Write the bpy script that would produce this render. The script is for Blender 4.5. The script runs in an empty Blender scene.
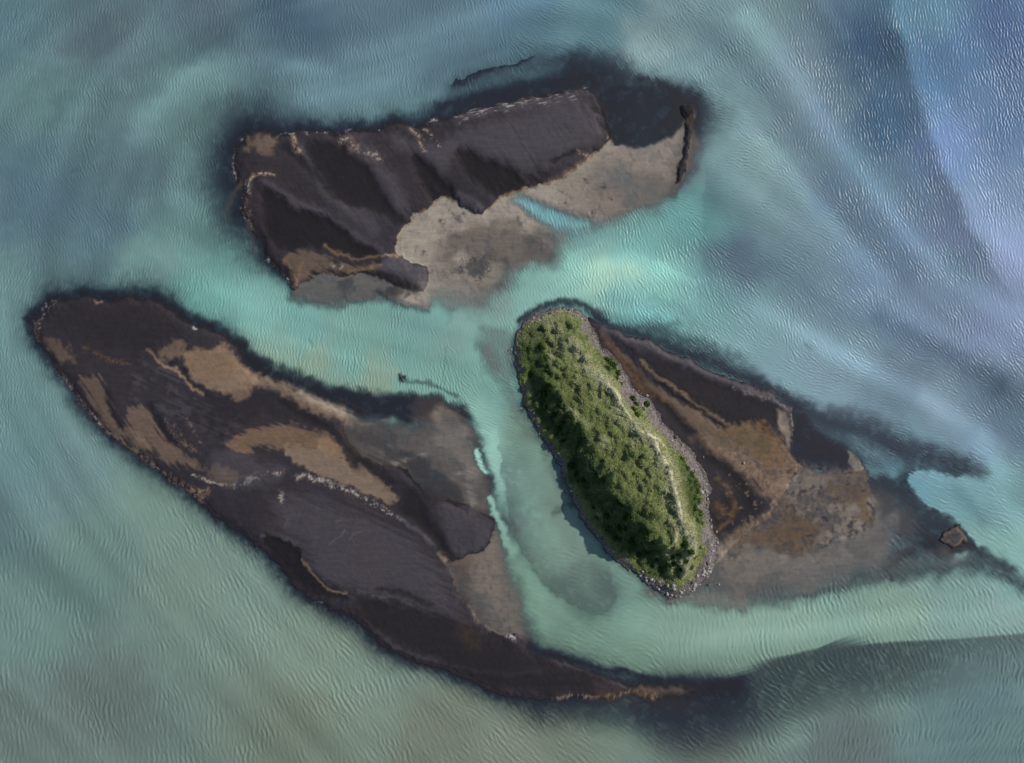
import bpy, math, random
import numpy as np
R = math.radians
rng = np.random.default_rng(7)
random.seed(7)
MPP = 0.25                      # metres per plan unit (the plan is 1024 x 763 units)
STEP = 0.75
X0, X1, Y0, Y1 = -72, 1096, -72, 836
gx = np.arange(X0, X1 + .01, STEP, dtype=np.float32); gy = np.arange(Y0, Y1 + .01, STEP, dtype=np.float32)
W, Hh = len(gx), len(gy)
PX, PY = np.meshgrid(gx, gy)
scene = bpy.context.scene
col = scene.collection

# ------------------------------------------------------------------ field helpers
def fftnoise(flt, seed):
    n = np.random.default_rng(seed).standard_normal((Hh, W)).astype(np.float32)
    f = np.fft.rfft2(n)
    ky = np.fft.fftfreq(Hh, STEP)[:, None]; kx = np.fft.rfftfreq(W, STEP)[None, :]
    r = np.fft.irfft2(f * flt(kx, ky), s=(Hh, W)).astype(np.float32)
    r -= r.mean(); r /= r.std() + 1e-9
    return r
def fbm(scale, seed, beta=1.6, lo=0.0):
    def flt(kx, ky):
        k = np.sqrt(kx * kx + ky * ky)
        return 1.0 / (1.0 / scale ** 2 + k * k) ** (beta / 2) * np.exp(-(k * 1.2) ** 2)
    return fftnoise(flt, seed)
def band(scale, seed, width=.35):
    def flt(kx, ky):
        k = np.sqrt(kx * kx + ky * ky)
        return np.exp(-((k * scale - 1) / width) ** 2)
    return fftnoise(flt, seed)
def streaks(angle, across, along, seed):
    a = R(angle)
    def flt(kx, ky):
        u = kx * math.cos(a) + ky * math.sin(a); v = -kx * math.sin(a) + ky * math.cos(a)
        return 1 / (1 + (v * across * 2.2) ** 2 + (u * along * 2.2) ** 2) ** 1.3
    return fftnoise(flt, seed)
def blur(a, s):
    ky = np.fft.fftfreq(Hh, STEP)[:, None]; kx = np.fft.rfftfreq(W, STEP)[None, :]
    return np.fft.irfft2(np.fft.rfft2(a) * np.exp(-2 * (math.pi * s) ** 2 * (kx * kx + ky * ky)), s=(Hh, W)).astype(np.float32)
def sstep(a, b, x):
    t = np.clip((x - a) / (b - a), 0, 1); return t * t * (3 - 2 * t)
def spline(pts, closed, sub=4):
    p = np.array(pts, dtype=np.float64); n = len(p); out = []
    rngn = n if closed else n - 1
    for i in range(rngn):
        p1, p2 = p[i], p[(i + 1) % n]
        p0 = p[i - 1] if (closed or i > 0) else p1
        p3 = p[(i + 2) % n] if (closed or i + 2 < n) else p2
        d0, d1, d2 = np.hypot(*(p1 - p0)), np.hypot(*(p2 - p1)), np.hypot(*(p3 - p2))
        ta, tb = p2 - p0, p3 - p1
        ta = ta / (np.hypot(*ta) + 1e-9) * min(max(d0, .3 * d1) if d0 else d1, d1); tb = tb / (np.hypot(*tb) + 1e-9) * min(max(d2, .3 * d1) if d2 else d1, d1)
        for k in range(sub):
            t = k / sub; t2, t3 = t * t, t ** 3
            out.append((2 * t3 - 3 * t2 + 1) * p1 + (t3 - 2 * t2 + t) * ta + (3 * t2 - 2 * t3) * p2 + (t3 - t2) * tb)
    if not closed: out.append(p[-1])
    return np.array(out)
W1 = fbm(8, 11, 3.4) ; W2 = fbm(8, 12, 3.4); W3 = fbm(40, 13, 3.4); W4 = fbm(40, 14, 3.4)
WX = PX + W1 * .8 + W3 * .9; WY = PY + W2 * .8 + W4 * .9          # natural raggedness of every outline
FINE = fbm(3, 15, 2.0); MED = fbm(12, 16, 2.6); BIG = fbm(60, 17, 3.0); SOFTN = fbm(26, 18, 3.6)
def window(q, pad):
    a = max(0, int((q[:, 0].min() - pad - X0) / STEP)); b = min(W, int((q[:, 0].max() + pad - X0) / STEP) + 2)
    c = max(0, int((q[:, 1].min() - pad - Y0) / STEP)); d = min(Hh, int((q[:, 1].max() + pad - Y0) / STEP) + 2)
    return slice(c, d), slice(a, b)
def sdf(pts, pad=40, warp=True, sub=3):
    q = spline(pts, True, sub); s = window(q, pad)
    x, y = (WX[s], WY[s]) if warp else (PX[s], PY[s])
    best = np.full(x.shape, 1e9, np.float32); inside = np.zeros(x.shape, bool)
    for i in range(len(q)):
        ax, ay = q[i]; bx, by = q[(i + 1) % len(q)]
        dx, dy = bx - ax, by - ay; L = dx * dx + dy * dy + 1e-9
        t = np.clip(((x - ax) * dx + (y - ay) * dy) / L, 0, 1)
        np.minimum(best, (x - ax - t * dx) ** 2 + (y - ay - t * dy) ** 2, out=best)
        if abs(dy) > 1e-9:
            c = ((ay > y) != (by > y)) & (x < dx * (y - ay) / dy + ax); inside ^= c
    d = np.sqrt(best); d = np.where(inside, d, -d)
    out = np.full((Hh, W), -float(pad), np.float32); out[s] = np.maximum(d, -pad)
    return out
def poly(pts, soft=1.5, rag=0.0, noise=None, grow=0, sub=3):
    d = sdf(pts, pad=soft * 1.2 + 4 * rag + 6 + abs(grow), sub=sub) + grow
    if rag: d = d + ((MED if soft < 5 else SOFTN) if noise is None else noise) * rag
    return sstep(-soft, soft, d)
def stroke(pts, w, w2=None, warp=True, sharp=2.0, one=None):
    """soft ribbon along a line; one=+1/-1 keeps only the side to the right/left of the line"""
    q = spline(pts, False, 4); w2 = w if w2 is None else w2; m = max(w, w2) * 2.6 + 3
    s = window(q, m); x, y = (WX[s], WY[s]) if warp else (PX[s], PY[s])
    best = np.full(x.shape, 1e9, np.float32); n = len(q) - 1
    for i in range(n):
        ax, ay = q[i]; bx, by = q[i + 1]; dx, dy = bx - ax, by - ay; L = dx * dx + dy * dy + 1e-9
        t = np.clip(((x - ax) * dx + (y - ay) * dy) / L, 0, 1)
        ww = w + (w2 - w) * (i + t) / n
        d = np.sqrt((x - ax - t * dx) ** 2 + (y - ay - t * dy) ** 2) / ww
        if one: 
            side = np.sign((x - ax) * dy - (y - ay) * dx) * -one
            d = np.where(side >= 0, d, d * 12)
        np.minimum(best, d, out=best)
    out = np.zeros((Hh, W), np.float32); out[s] = np.exp(-best ** sharp)
    return out
def put(f, m, amt=1.0):
    k = np.clip(m * amt, 0, 1); f += (1 - f) * k
    if f is dark: 
        for o in (silt, grey, ochre, crust): o *= 1 - .9 * k
    elif f is silt or f is grey or f is crust: np.multiply(dark, 1 - .8 * k, out=dark)
silt, ochre, crust, pale, dark, grey, olive, pebb = [np.zeros((Hh, W), np.float32) for _ in range(8)]
def cut(f, m, amt=1.0): f *= 1 - np.clip(m * amt, 0, 1)
def Z(): return np.zeros((Hh, W), np.float32)
def grain(lo, hi, n=None): return sstep(lo - .5, hi + .7, (FINE * .75 + MED * .65) if n is None else n)
def lin(c): 
    c = np.asarray(c, float) / 255; return np.where(c < .04045, c / 12.92, ((c + .055) / 1.055) ** 2.4)

# ------------------------------------------------------------------ outlines of the landforms (plan units)
A_ = [(239,142),(245,134),(262,131),(280,135),(295,131),(306,130),(330,132),(345,130),(360,130),(375,131),(390,124),(400,122),(411,128),(420,126),(432,119),(455,116),(481,107),(506,101),(543,94),(566,91),(583,89),(593,91),(601,101),(606,115),(611,130),(612,140),(606,147),(588,160),(566,175),(543,185),(523,190),(506,195),(488,207),(483,213),(477,214),(466,210),(457,204),(449,199),(440,197),(432,204),(427,210),(416,214),(412,222),(405,227),(400,237),(397,246),(400,255),(425,267),(429,277),(424,289),(417,292),(405,291),(392,284),(382,280),(370,276),(357,275),(345,276),(330,272),(317,274),(307,280),(295,289),(287,282),(277,270),(265,255),(261,240),(255,232),(250,222),(245,220),(242,212),(244,195),(243,187),(236,184),(233,172),(234,150)]
B_ = [(54,302),(65,300),(82,296),(100,298),(110,301),(125,297),(140,298),(157,302),(172,308),(180,316),(195,325),(215,331),(230,340),(243,354),(250,366),(270,377),(285,384),(310,395),(330,403),(345,412),(344,428),(352,446),(375,462),(400,468),(420,482),(433,499),(455,500),(470,507),(485,514),(494,523),(492,535),(485,547),(475,552),(460,559),(450,563),(452,575),(457,590),(470,607),(480,620),(490,631),(500,635),(509,634),(515,632),(522,637),(530,647),(540,655),(560,661),(585,669),(605,677),(622,684),(655,686),(685,687),(707,690),(695,692),(682,697),(655,697),(640,695),(625,694),(610,696),(592,699),(575,697),(557,699),(530,699),(510,696),(480,687),(450,672),(412,659),(382,645),(365,630),(350,617),(342,614),(320,602),(300,590),(285,572),(265,552),(247,539),(222,519),(202,504),(185,490),(167,476),(145,460),(130,450),(120,441),(110,433),(95,421),(88,411),(75,393),(66,378),(57,371),(50,356),(40,347),(34,337),(34,324),(43,314)]
C_ = [(512,347),(515,337),(527,322),(547,312),(560,309),(577,310),(587,319),(594,332),(600,347),(614,360),(624,374),(637,390),(648,399),(660,418),(676,435),(692,453),(704,470),(707,490),(707,510),(711,525),(718,540),(719,555),(712,572),(702,585),(685,595),(672,599),(662,592),(642,580),(630,569),(612,555),(592,532),(580,517),(571,500),(567,482),(557,462),(548,445),(537,425),(527,407),(519,382),(514,365)]
D_ = [(588,320),(600,322),(608,328),(617,329),(630,337),(652,342),(672,352),(702,366),(730,380),(760,387),(777,397),(790,407),(792,420),(792,440),(791,453),(800,463),(797,475),(786,488),(778,505),(768,520),(752,530),(738,540),(725,556),(714,566),(700,540),(690,480),(650,420),(610,375),(590,340)]
FLATD = [(790,450),(800,464),(820,470),(838,471),(846,468),(845,452),(852,453),(863,469),(868,478),(872,500),(876,514),(868,530),(850,538),(828,545),(810,550),(795,556),(780,552),(760,548),(740,556),(722,566),(720,540),(760,500)]
E_ = [(939,537),(946,530),(953,526),(959,526),(963,534),(969,541),(963,542),(954,547),(947,543)]
F_ = [(682,106),(690,105),(695,114),(696,130),(691,141),(687,156),(684,170),(679,182),(675,182),(677,172),(681,156),(685,137),(688,122),(683,114)]
dA, dB, dC, dD, dE, dF = [sdf(p, 60) for p in (A_, B_, C_, D_, E_, F_)]
GRASS = [(519,345),(524,332),(533,325),(547,320),(560,317),(573,318),(582,326),(589,342),(598,353),(612,366),(617,377),(626,396),(640,404),(655,426),(673,449),(688,464),(696,480),(698,500),(700,520),(703,537),(697,560),(688,578),(672,586),(655,577),(638,570),(625,559),(608,543),(592,524),(582,509),(575,493),(571,478),(561,458),(552,443),(541,423),(531,404),(523,381),(518,362)]
dG = sdf(GRASS, 60) + FINE * 1.2 + MED * 2.2 + SOFTN * 1.2

# ------------------------------------------------------------------ what the bed and the banks are made of
ST = streaks(55, 2.0, 26, 21)          # fine wind and water streaks, running down right
ST2 = streaks(25, 2.2, 34, 22)
ST3 = streaks(110, 1.6, 14, 23)
# upper sandbar
for p, a in (([(307,145),(337,142),(350,155),(370,170),(380,187),(392,210),(405,222),(395,226),(375,211),(355,206),(335,200),(325,187),(315,170),(306,155)], .9),
             ([(265,190),(280,197),(300,210),(327,217),(345,230),(360,240),(375,247),(382,255),(360,260),(325,247),(295,250),(275,245),(265,225),(262,205)], .95),
             ([(414,158),(432,167),(445,180),(455,192),(456,202),(442,197),(432,200),(425,190),(417,175)], 1),
             ([(458,148),(481,157),(506,167),(523,179),(523,189),(506,194),(488,192),(471,177),(461,162)], 1)):
    put(dark, poly(p, 3.5, 1.0, ST), a)
put(dark, stroke([(285,148),(300,160),(316,178),(328,191)], 4), .8)
put(dark, stroke([(592,107),(603,113)], 2.5), .9); put(dark, stroke([(598,120),(606,130)], 2.5), .9)
put(dark, stroke([(553,160),(566,155),(578,152)], 2.8), .9)
for x, y in ((520,178),(526,176),(532,177),(538,173),(543,171)): put(dark, stroke([(x,y),(x+5,y+8)], 1.6), .8)
put(dark, sstep(.7, 2.2, ST) * (dA > 0), .35)
put(pale, poly([(383,140),(420,145),(452,140),(500,122),(575,100),(598,112),(603,135),(580,150),(545,165),(520,172),(490,155),(455,150),(440,170),(420,155)], 10, 2), .55)
put(pale, stroke([(303,150),(312,170),(327,192),(345,207),(372,228)], 6, 9), .5)
put(pale, stroke([(265,182),(290,200),(325,215),(350,232),(380,250)], 3.5, 4), .55)
put(pale, stroke([(350,140),(385,175),(402,205)], 9), .5)
put(pale, poly([(452,190),(470,195),(486,207),(478,213),(462,207),(456,200)], 3), .5)
put(pale, poly([(385,258),(400,256),(425,268),(428,280),(420,288),(395,275),(380,270)], 3), .7)
put(silt, poly([(245,147),(257,137),(277,136),(276,147),(268,158),(255,149)], 4, 2.2), .42)
for p, w, a in (([(293,135),(295,143),(300,154)], 2.6, .95), ([(340,141),(347,141),(352,146)], 4.5, .75), ([(352,146),(368,153),(382,158)], 4, .35), ([(252,180),(258,175),(270,173),(275,176)], 2.2, .9),
                ([(411,130),(420,138),(425,150)], 3, .5), ([(426,130),(433,138),(438,146)], 2.5, .5), ([(252,180),(249,195),(249,215),(252,228)], 2.2, .6)):
    put(silt, stroke(p, w) * grain(-1.0, .6), a); put(crust, stroke(p, w * .55) * grain(.2, 1.3), .55)
put(silt, poly([(300,252),(325,256),(345,265),(380,264),(381,270),(355,271),(330,270),(315,270),(302,282),(295,286),(292,272),(286,262)], 3, 2.0, ST2), .38)
for p in ([(288,262),(294,274),(297,284)], [(303,262),(300,275),(297,284)], [(325,246),(340,254),(360,258),(382,254)], [(350,271),(365,269),(381,265)]): put(ochre, stroke(p, 2) * grain(-1.2, .4), .7); put(silt, stroke(p, 1.4), .35)
put(silt, stroke([(357,271),(370,268),(382,264)], 1.6), .6)
put(silt, stroke([(383,253),(390,255),(398,256)], 1.6) * grain(-.8, .6), .9); put(crust, stroke([(385,253),(390,255)], 1.2), .4)
for p in ([(456,117),(480,110),(520,103),(560,95),(588,90)], [(460,122),(490,112),(530,106),(575,100)]):
    put(crust, stroke(p, 2.0) * sstep(.5, 1.9, streaks(166, .6, 5, 31)), .6); put(pale, stroke(p, 5), .4)
for p, w in (([(281,134),(297,131)], 1.3), ([(306,131),(308,136)], 1.6), ([(318,133),(335,132)], 1.2), ([(336,132),(350,128)], 1.2), ([(370,133),(380,130)], 1.2), ([(428,122),(437,118)], 1.8), ([(234,150),(233,165),(235,180)], 1.3), ([(247,182),(244,195),(243,210),(246,220)], 1.2), ([(268,258),(272,266),(280,274),(288,282)], 1.6), ([(237,142),(241,138)], 1.4), ([(433,137),(439,147)], 1.8), ([(332,264),(342,266)], 2)):
    put(crust, stroke(p, w * .9) * grain(.1, 1.2), .7)
for p, w in (([(604,103),(608,118),(611,130),(607,141)], 1.7), ([(578,152),(582,156),(586,158)], 1.8)): put(silt, stroke(p, w) * grain(-1.4, .4), .65); put(crust, stroke(p, w * .5) * grain(0, 1.2), .4)
put(silt, stroke([(588,160),(566,175),(550,182)], 4), .35)
for p in ([(488,206),(506,195),(523,190),(543,185),(566,175),(588,160),(606,147)], [(398,248),(401,237),(406,228),(413,222),(417,214),(432,205),(440,198),(449,199),(457,205)]):
    put(ochre, stroke(p, 1.5) * grain(-1.5, .2), .75); put(silt, stroke(p, 1.0) * grain(-.4, .8), .5)
# ridge beside the dark pool, islet
put(silt, stroke([(683,110),(687,116),(690,124)], 2), .4); put(ochre, stroke([(682,122),(688,121)], 2.5), .5); put(crust, stroke([(684,107),(690,108),(694,118)], 1.3) * grain(-.3, .8), .35)
put(pale, sstep(-1, 1.5, dE), .5); put(silt, sstep(0, 2.5, dE) * (1 - sstep(2.5, 5, dE)), .33); put(dark, stroke([(951,534),(957,534)], 2.5), .5)
# lower sandbar: silt pans
pans = {
 'a': [(185,351),(212,349),(217,345),(226,345),(237,355),(247,366),(262,378),(256,386),(252,392),(245,402),(235,397),(222,391),(205,387),(190,375),(184,364)],
 'b': [(249,366),(270,377),(285,384),(310,395),(342,407),(352,417),(350,426),(330,417),(305,407),(285,397),(265,387),(252,381)],
 'c': [(230,442),(250,430),(280,425),(305,427),(325,434),(345,450),(358,458),(356,463),(330,456),(315,448),(290,447),(280,452),(260,446),(240,452)],
 'd': [(285,450),(297,446),(320,450),(345,463),(365,468),(385,482),(397,498),(385,499),(355,487),(330,477),(310,470),(295,460)],
 'e': [(132,410),(145,407),(155,417),(160,430),(175,442),(190,455),(202,466),(185,467),(167,460),(152,447),(140,435),(131,422)],
 'f': [(82,378),(100,377),(107,391),(112,406),(122,421),(140,436),(150,447),(125,441),(107,426),(95,406),(86,391)]}
put(silt, poly(pans['a'], 3, 1.2), .78); put(ochre, poly([(187,352),(215,348),(235,356),(240,372),(215,378),(192,372)], 8, 2), .35); put(silt, poly(pans['b'], 4, 1.6), .5); put(grey, poly(pans['b'], 4, 1.5), .03)
put(silt, poly(pans['c'], 2.5, 1.5, ST2), .5); put(ochre, poly(pans['c'], 3, 2, ST2), .35)
put(silt, poly(pans['d'], 2.2, 1.2), .6); put(grey, poly(pans['d'], 2.5, 1.2), .06)
put(silt, poly(pans['e'], 3, 2, ST), .42); put(silt, poly(pans['f'], 3, 2, ST), .36)
put(silt, poly([(318,436),(330,440),(345,455),(330,455),(320,448)], 2.5, 1), .7)
put(silt, poly([(160,355),(167,346),(182,345),(185,356),(167,361)], 4, 2.0), .5)
put(silt, stroke([(149,349),(160,360),(175,370),(187,382),(203,393)], 1.5), .8)
put(dark, stroke([(166,357),(180,369),(192,382),(206,393)], 2.2), .7)
put(silt, poly([(45,344),(60,341),(76,355),(75,362),(57,357)], 4, 2.0), .35)
put(silt, stroke([(56,369),(75,396),(95,419),(120,439),(145,457),(165,473),(185,488),(207,500)], 4) * grain(-.6, 1.0), .55)
put(silt, stroke([(187,487),(200,491),(210,492)], 3) * grain(-.6, .6), .8); put(silt, stroke([(202,500),(208,494)], 2.5) * grain(-.6, .6), .7)
put(ochre, stroke([(87,348),(100,356),(115,362),(132,364)], 3) * grain(-.4, .8), .5)
for p in ([(168,420),(178,437),(192,449)], [(190,420),(198,434),(205,446)], [(176,424),(186,440),(200,452)]): put(silt, stroke(p, 1.7) * grain(-1, .7), .55)
for p in ([(108,392),(115,412),(123,425)], [(160,420),(172,440),(186,452)], [(152,405),(162,425),(178,442)]): put(dark, stroke(p, 2.6), .8)
put(pale, poly([(140,365),(180,360),(200,400),(235,405),(240,440),(200,440),(160,410),(130,400)], 12, 5) * sstep(-1.0, 2.0, ST2 + MED), .35)
put(pale, poly([(225,445),(262,455),(280,470),(262,490),(235,488),(215,475)], 8, 4), .4)
put(silt, poly([(205,470),(230,465),(240,480),(222,484)], 4, 3), .25)
put(crust, stroke([(236,486),(250,480),(268,472)], 3) * grain(.2, 1.4), .4)
for p, w in (([(278,474),(284,470)], 2.2), ([(297,477),(304,473)], 2.2), ([(311,472),(314,480)], 2), ([(196,476),(212,483),(226,484)], 1.6), ([(280,490),(283,497)], 2)): put(crust, stroke(p, w) * grain(-.4, .8), .6); put(silt, stroke(p, w) * grain(-1, .4), .5)
put(crust, stroke([(312,476),(330,483),(346,488),(367,500),(382,508),(402,518)], 2.2) * grain(-.1, 1.1), .75)
put(silt, stroke([(312,478),(346,489),(382,508)], 4) * grain(-.8, 1.0), .4)
put(pale, stroke([(400,517),(420,531),(436,547),(446,560),(453,577),(459,592),(472,609),(482,622),(494,633)], 2.2), .85)
put(silt, stroke([(441,553),(447,560)], 1.8), .7); put(silt, stroke([(470,606),(482,622),(496,634),(512,637)], 2.2) * grain(-.8, .6), .6); put(crust, stroke([(505,637),(513,636)], 2.2) * grain(-.6, .5), .9)
put(pale, stroke([(515,632),(523,638),(532,649),(560,662),(585,671),(606,679),(622,686)], 1.7), .75)
put(dark, poly([(262,537),(280,537),(300,550),(305,565),(315,577),(345,592),(345,600),(315,595),(292,580),(275,560)], 3, 1), 1)
put(silt, stroke([(303,560),(310,572),(322,584),(335,591),(346,592)], 1.4), .7); put(pale, stroke([(262,535),(285,537),(298,548),(304,560)], 2.2), .6)
put(pale, poly([(280,500),(330,500),(380,520),(425,545),(440,580),(455,615),(430,612),(390,595),(345,590),(315,580),(300,550),(275,530)], 14, 4, ST2), .42)
put(pale, stroke([(362,590),(385,597),(410,603),(430,608)], 3.0) * grain(-.8, .8), .75); put(dark, stroke([(380,588),(405,594),(430,606)], 2.5, 4), .7)
put(dark, poly([(362,600),(400,606),(440,615),(480,630),(520,645),(560,665),(600,680),(560,690),(500,685),(430,660),(380,635),(358,615)], 8, 2), .75)
put(pale, stroke([(360,606),(372,628),(400,648),(450,664),(500,672),(540,670)], 2.0), .45); put(ochre, stroke([(464,628),(472,640)], 8), .14)
put(pale, stroke([(285,525),(302,510),(330,505)], 3) * sstep(.2, 1.2, ST3), .4)
for p in ([(333,543),(345,530)], [(338,521),(342,520)], [(350,540),(360,532)]): put(pale, stroke(p, 1.1), .8)
put(silt, stroke([(555,699),(575,696),(592,698),(612,695),(628,692),(655,694)], 2.4) * sstep(-.6, .9, streaks(100, 2, 5, 35)), .75); put(ochre, stroke([(600,694),(655,692)], 2.4), .35)
put(silt, stroke([(640,689),(660,692),(682,692)], 3), .2)
put(dark, poly([(60,302),(160,306),(185,330),(165,350),(140,360),(90,345),(55,330)], 14, 3), .45)
put(dark, poly([(190,405),(260,385),(300,408),(340,432),(318,428),(270,418),(235,428),(215,440)], 6, 2), .4)
put(dark, poly([(345,450),(380,470),(420,490),(430,515),(445,545),(448,556),(420,528),(395,508),(400,495),(375,475)], 6, 2), 1)
put(dark, poly([(395,458),(420,462),(445,475),(460,492),(470,505),(440,500),(415,490)], 5, 2.5, ST2), .9)
put(dark, stroke([(282,402),(312,418),(336,438),(362,459)], 3.5), .85)
put(pale, poly([(440,502),(470,510),(490,525),(484,542),(462,553),(447,535)], 5, 2), .35)
for p, w in (([(45,305),(42,318),(41,333)], 1.4), ([(54,304),(50,310)], 1.8), ([(66,380),(76,397)], 1.2), ([(92,416),(98,423)], 1.5), ([(105,428),(112,434)], 1.5), ([(152,466),(156,468)], 1.4), ([(310,600),(322,603)], 1.0)): put(crust, stroke(p, w) * grain(-.3, 1), .6)
put(silt, stroke([(38,322),(37,335),(44,344)], 3) * grain(-.9, .6), .35)
put(silt, stroke([(97,302),(102,302)], 1.6), .7); put(crust, stroke([(194,328),(197,329)], 1.3), .7)
# spit east of the grassy island
put(pale, stroke([(607,330),(630,341),(655,348),(702,371),(740,387),(770,396),(788,408)], 6, 5), .75)
put(dark, poly([(640,357),(655,358),(702,377),(740,394),(770,406),(780,413),(776,427),(750,422),(725,420),(700,405),(670,387),(650,372)], 5, .8), .55)
put(grey, stroke([(732,389),(755,395),(780,404),(790,412),(792,430),(791,448)], 1.6) * grain(-1, .8), .25)
put(grey, poly([(778,411),(783,413),(788,425),(791,447),(785,438),(779,430)], 2), .25); put(silt, poly([(776,413),(780,414),(783,435),(778,430)], 2), .5)
put(grey, poly([(847,452),(854,454),(863,470),(851,470)], 1.5), .35)
put(silt, poly([(601,331),(617,350),(640,375),(665,391),(690,406),(715,421),(730,426),(750,424),(775,434),(788,450),(797,463),(815,470),(845,472),(866,470),(872,495),(874,515),(850,536),(795,553),(760,540),(735,548),(722,556),(735,530),(760,520),(770,500),(755,490),(730,462),(710,445),(697,430),(672,407),(647,387),(625,362)], 4, 1.5, ST), .5)
put(silt, stroke([(641,360),(655,375),(672,386),(697,403),(720,418),(733,427)], 1.6), .65)
put(dark, stroke([(655,380),(672,392),(702,411),(726,427)], 1.9), .9)
put(silt, poly([(690,440),(700,432),(730,450),(760,470),(775,490),(760,485),(735,465)], 4, 2), .6)
put(silt, stroke([(700,440),(712,436),(722,434)], 1.4), .5)
put(dark, stroke([(627,367),(652,394),(670,410),(690,431),(707,455),(726,468),(742,487),(748,502)], 4, 9), .85)
put(dark, poly([(742,495),(762,508),(760,518),(744,522),(733,530),(722,540),(712,530),(712,510),(720,500)], 5, 1.5), .6)
put(ochre, stroke([(602,336),(618,356),(642,384),(665,400)], 3, 3), .35); put(ochre, stroke([(606,345),(628,372),(650,396)], 3), .25)
put(ochre, stroke([(716,478),(728,492),(733,506),(729,520),(716,532)], 2.5), .55); put(ochre, stroke([(715,505),(722,512)], 5), .4)
put(ochre, poly([(725,430),(755,426),(780,437),(792,455),(782,467),(762,465),(750,450),(735,443)], 3, 3.5, MED), .6); put(olive, poly([(700,424),(715,426),(728,434),(745,432),(770,445),(765,455),(740,444),(712,440)], 3, 3), .55)
put(ochre, poly([(755,532),(780,528),(795,518),(822,518),(817,540),(793,556),(780,552),(755,543),(730,546)], 3, 3.5, MED), .75)
put(ochre, stroke([(770,475),(782,490),(790,510),(795,530)], 6) * grain(-1, 1, MED), .6)
put(ochre, poly([(818,493),(840,487),(865,490),(872,510),(864,526),(855,514),(840,502)], 3, 3.5, MED), .75)
put(grey, poly([(775,475),(800,470),(830,480),(850,505),(862,530),(830,545),(815,520),(790,505)], 7, 3), .22)
put(dark, poly([(800,500),(822,495),(835,510),(845,520),(832,535),(812,520)], 4, 4), .5); put(dark, stroke([(800,495),(815,490),(835,498),(850,505)], 2.2) * grain(-.6, .6, MED), .7)
put(dark, stroke([(778,556),(786,550),(800,555)], 2.5) * grain(-.6, .6), .8)
put(silt, stroke([(794,462),(812,468),(845,474),(862,478)], 4) * grain(-.9, .9), .55)
put(pale, stroke([(866,510),(872,520),(868,530)], 5), .4)
# drowned flats
FLAT1 = [(398,250),(404,236),(414,222),(426,209),(440,197),(466,210),(485,213),(500,200),(540,184),(580,166),(612,146),(640,147),(672,138),(684,140),(678,180),(672,200),(650,212),(610,226),(575,238),(558,245),(552,262),(535,262),(508,268),(500,285),(470,295),(430,290),(418,292),(428,278),(424,268)]
OFF = sstep(1.2, -1.0, np.maximum(np.maximum(dA, dB), dF)); put(silt, poly(FLAT1, 8, 2.5, grow=14) * OFF, .6); put(grey, poly(FLAT1, 9, 2.5, grow=14) * OFF, .70); cut(grey, stroke([(694,125),(688,160),(680,205)], 15), .75); cut(silt, stroke([(694,125),(688,160),(680,205)], 15), .6); cut(grey, poly([(430,240),(470,222),(520,226),(552,238),(548,262),(500,270),(470,258),(440,258)], 10, 4), .5); cut(grey, poly([(590,190),(640,170),(680,185),(660,215),(600,215)], 14, 4), .3); cut(grey, poly([(560,180),(612,150),(660,148),(690,140),(690,200),(640,215),(570,215)], 12, 3), .38); POOL = poly([(602,95),(640,84),(695,100),(688,118),(678,132),(661,143),(645,147),(625,146),(611,143)], 2.5); put(dark, POOL, 1); cut(grey, POOL, 1); cut(silt, POOL, 1)
put(silt, poly([(400,250),(410,225),(430,208),(445,204),(455,215),(445,235),(425,255),(410,262)], 6, 2), .45)
put(dark, stroke([(517,219),(521,224),(520,226)], 3), .7)
put(dark, poly([(462,268),(470,260),(482,260),(488,268),(480,278),(468,276)], 4, 3, FINE), .7); put(dark, stroke([(445,278),(452,272),(460,270)], 3.5) * grain(-.8, .6), .6)
put(dark, stroke([(503,260),(507,272),(500,286)], 4.5, one=None), .55); put(dark, stroke([(552,235),(558,246),(552,262)], 6), .6); put(dark, poly([(430,262),(455,258),(480,254),(500,260),(505,275),(495,288),(470,290),(440,286),(426,280)], 7, 3), .38); put(dark, poly([(525,240),(548,236),(556,246),(550,260),(530,256)], 7, 2), .3); put(dark, stroke([(572,234),(585,229),(602,227),(620,226)], 3.5) * grain(-1.2, .8), .4)
put(dark, poly([(445,238),(480,225),(520,230),(550,240),(540,258),(500,262),(470,255),(450,255)], 12, 4), .42)
for x, y in ((449,212),(455,215),(458,220),(462,214),(441,222),(610,198),(602,185),(565,203),(593,212),(585,180),(560,190),(455,235),(421,250),(403,249),(462,255)): put(dark, stroke([(x, y), (x + 3, y + 2)], 2.0) * grain(-1.2, .4), .85)
put(dark, stroke([(572,233),(585,228),(600,226)], 4) * grain(-1.3, .6), .55)
put(silt, poly([(455,562),(470,555),(485,548),(494,532),(502,545),(508,570),(516,600),(520,625),(505,632),(490,622),(476,602),(462,588)], 8, 2, grow=4) * OFF, .55); put(dark, stroke([(476,600),(490,612),(505,622),(515,628)], 9) * OFF, .5); put(grey, poly([(485,548),(500,545),(512,590),(525,630),(500,620),(480,590)], 10, 2, grow=8) * OFF, .25)
LAG = [(330,405),(350,413),(380,421),(400,425),(417,423),(430,418),(440,410),(455,412),(468,428),(478,447),(483,465),(488,480),(490,495),(484,512),(470,507),(455,500),(433,499),(420,482),(400,468),(375,462),(352,446),(344,428)]
put(grey, poly(LAG, 9, 2, ST2) * OFF, .17); put(silt, poly(LAG, 5, 2), .18); put(grey, poly([(425,432),(450,420),(466,440),(478,465),(484,490),(470,480),(455,462),(430,452)], 9, 4), .22); put(dark, poly([(395,455),(420,458),(448,470),(460,488),(462,502),(435,500),(415,484)], 7, 4), .75)
put(silt, stroke([(432,418),(442,411),(455,418),(466,432)], 4), .3)
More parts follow.
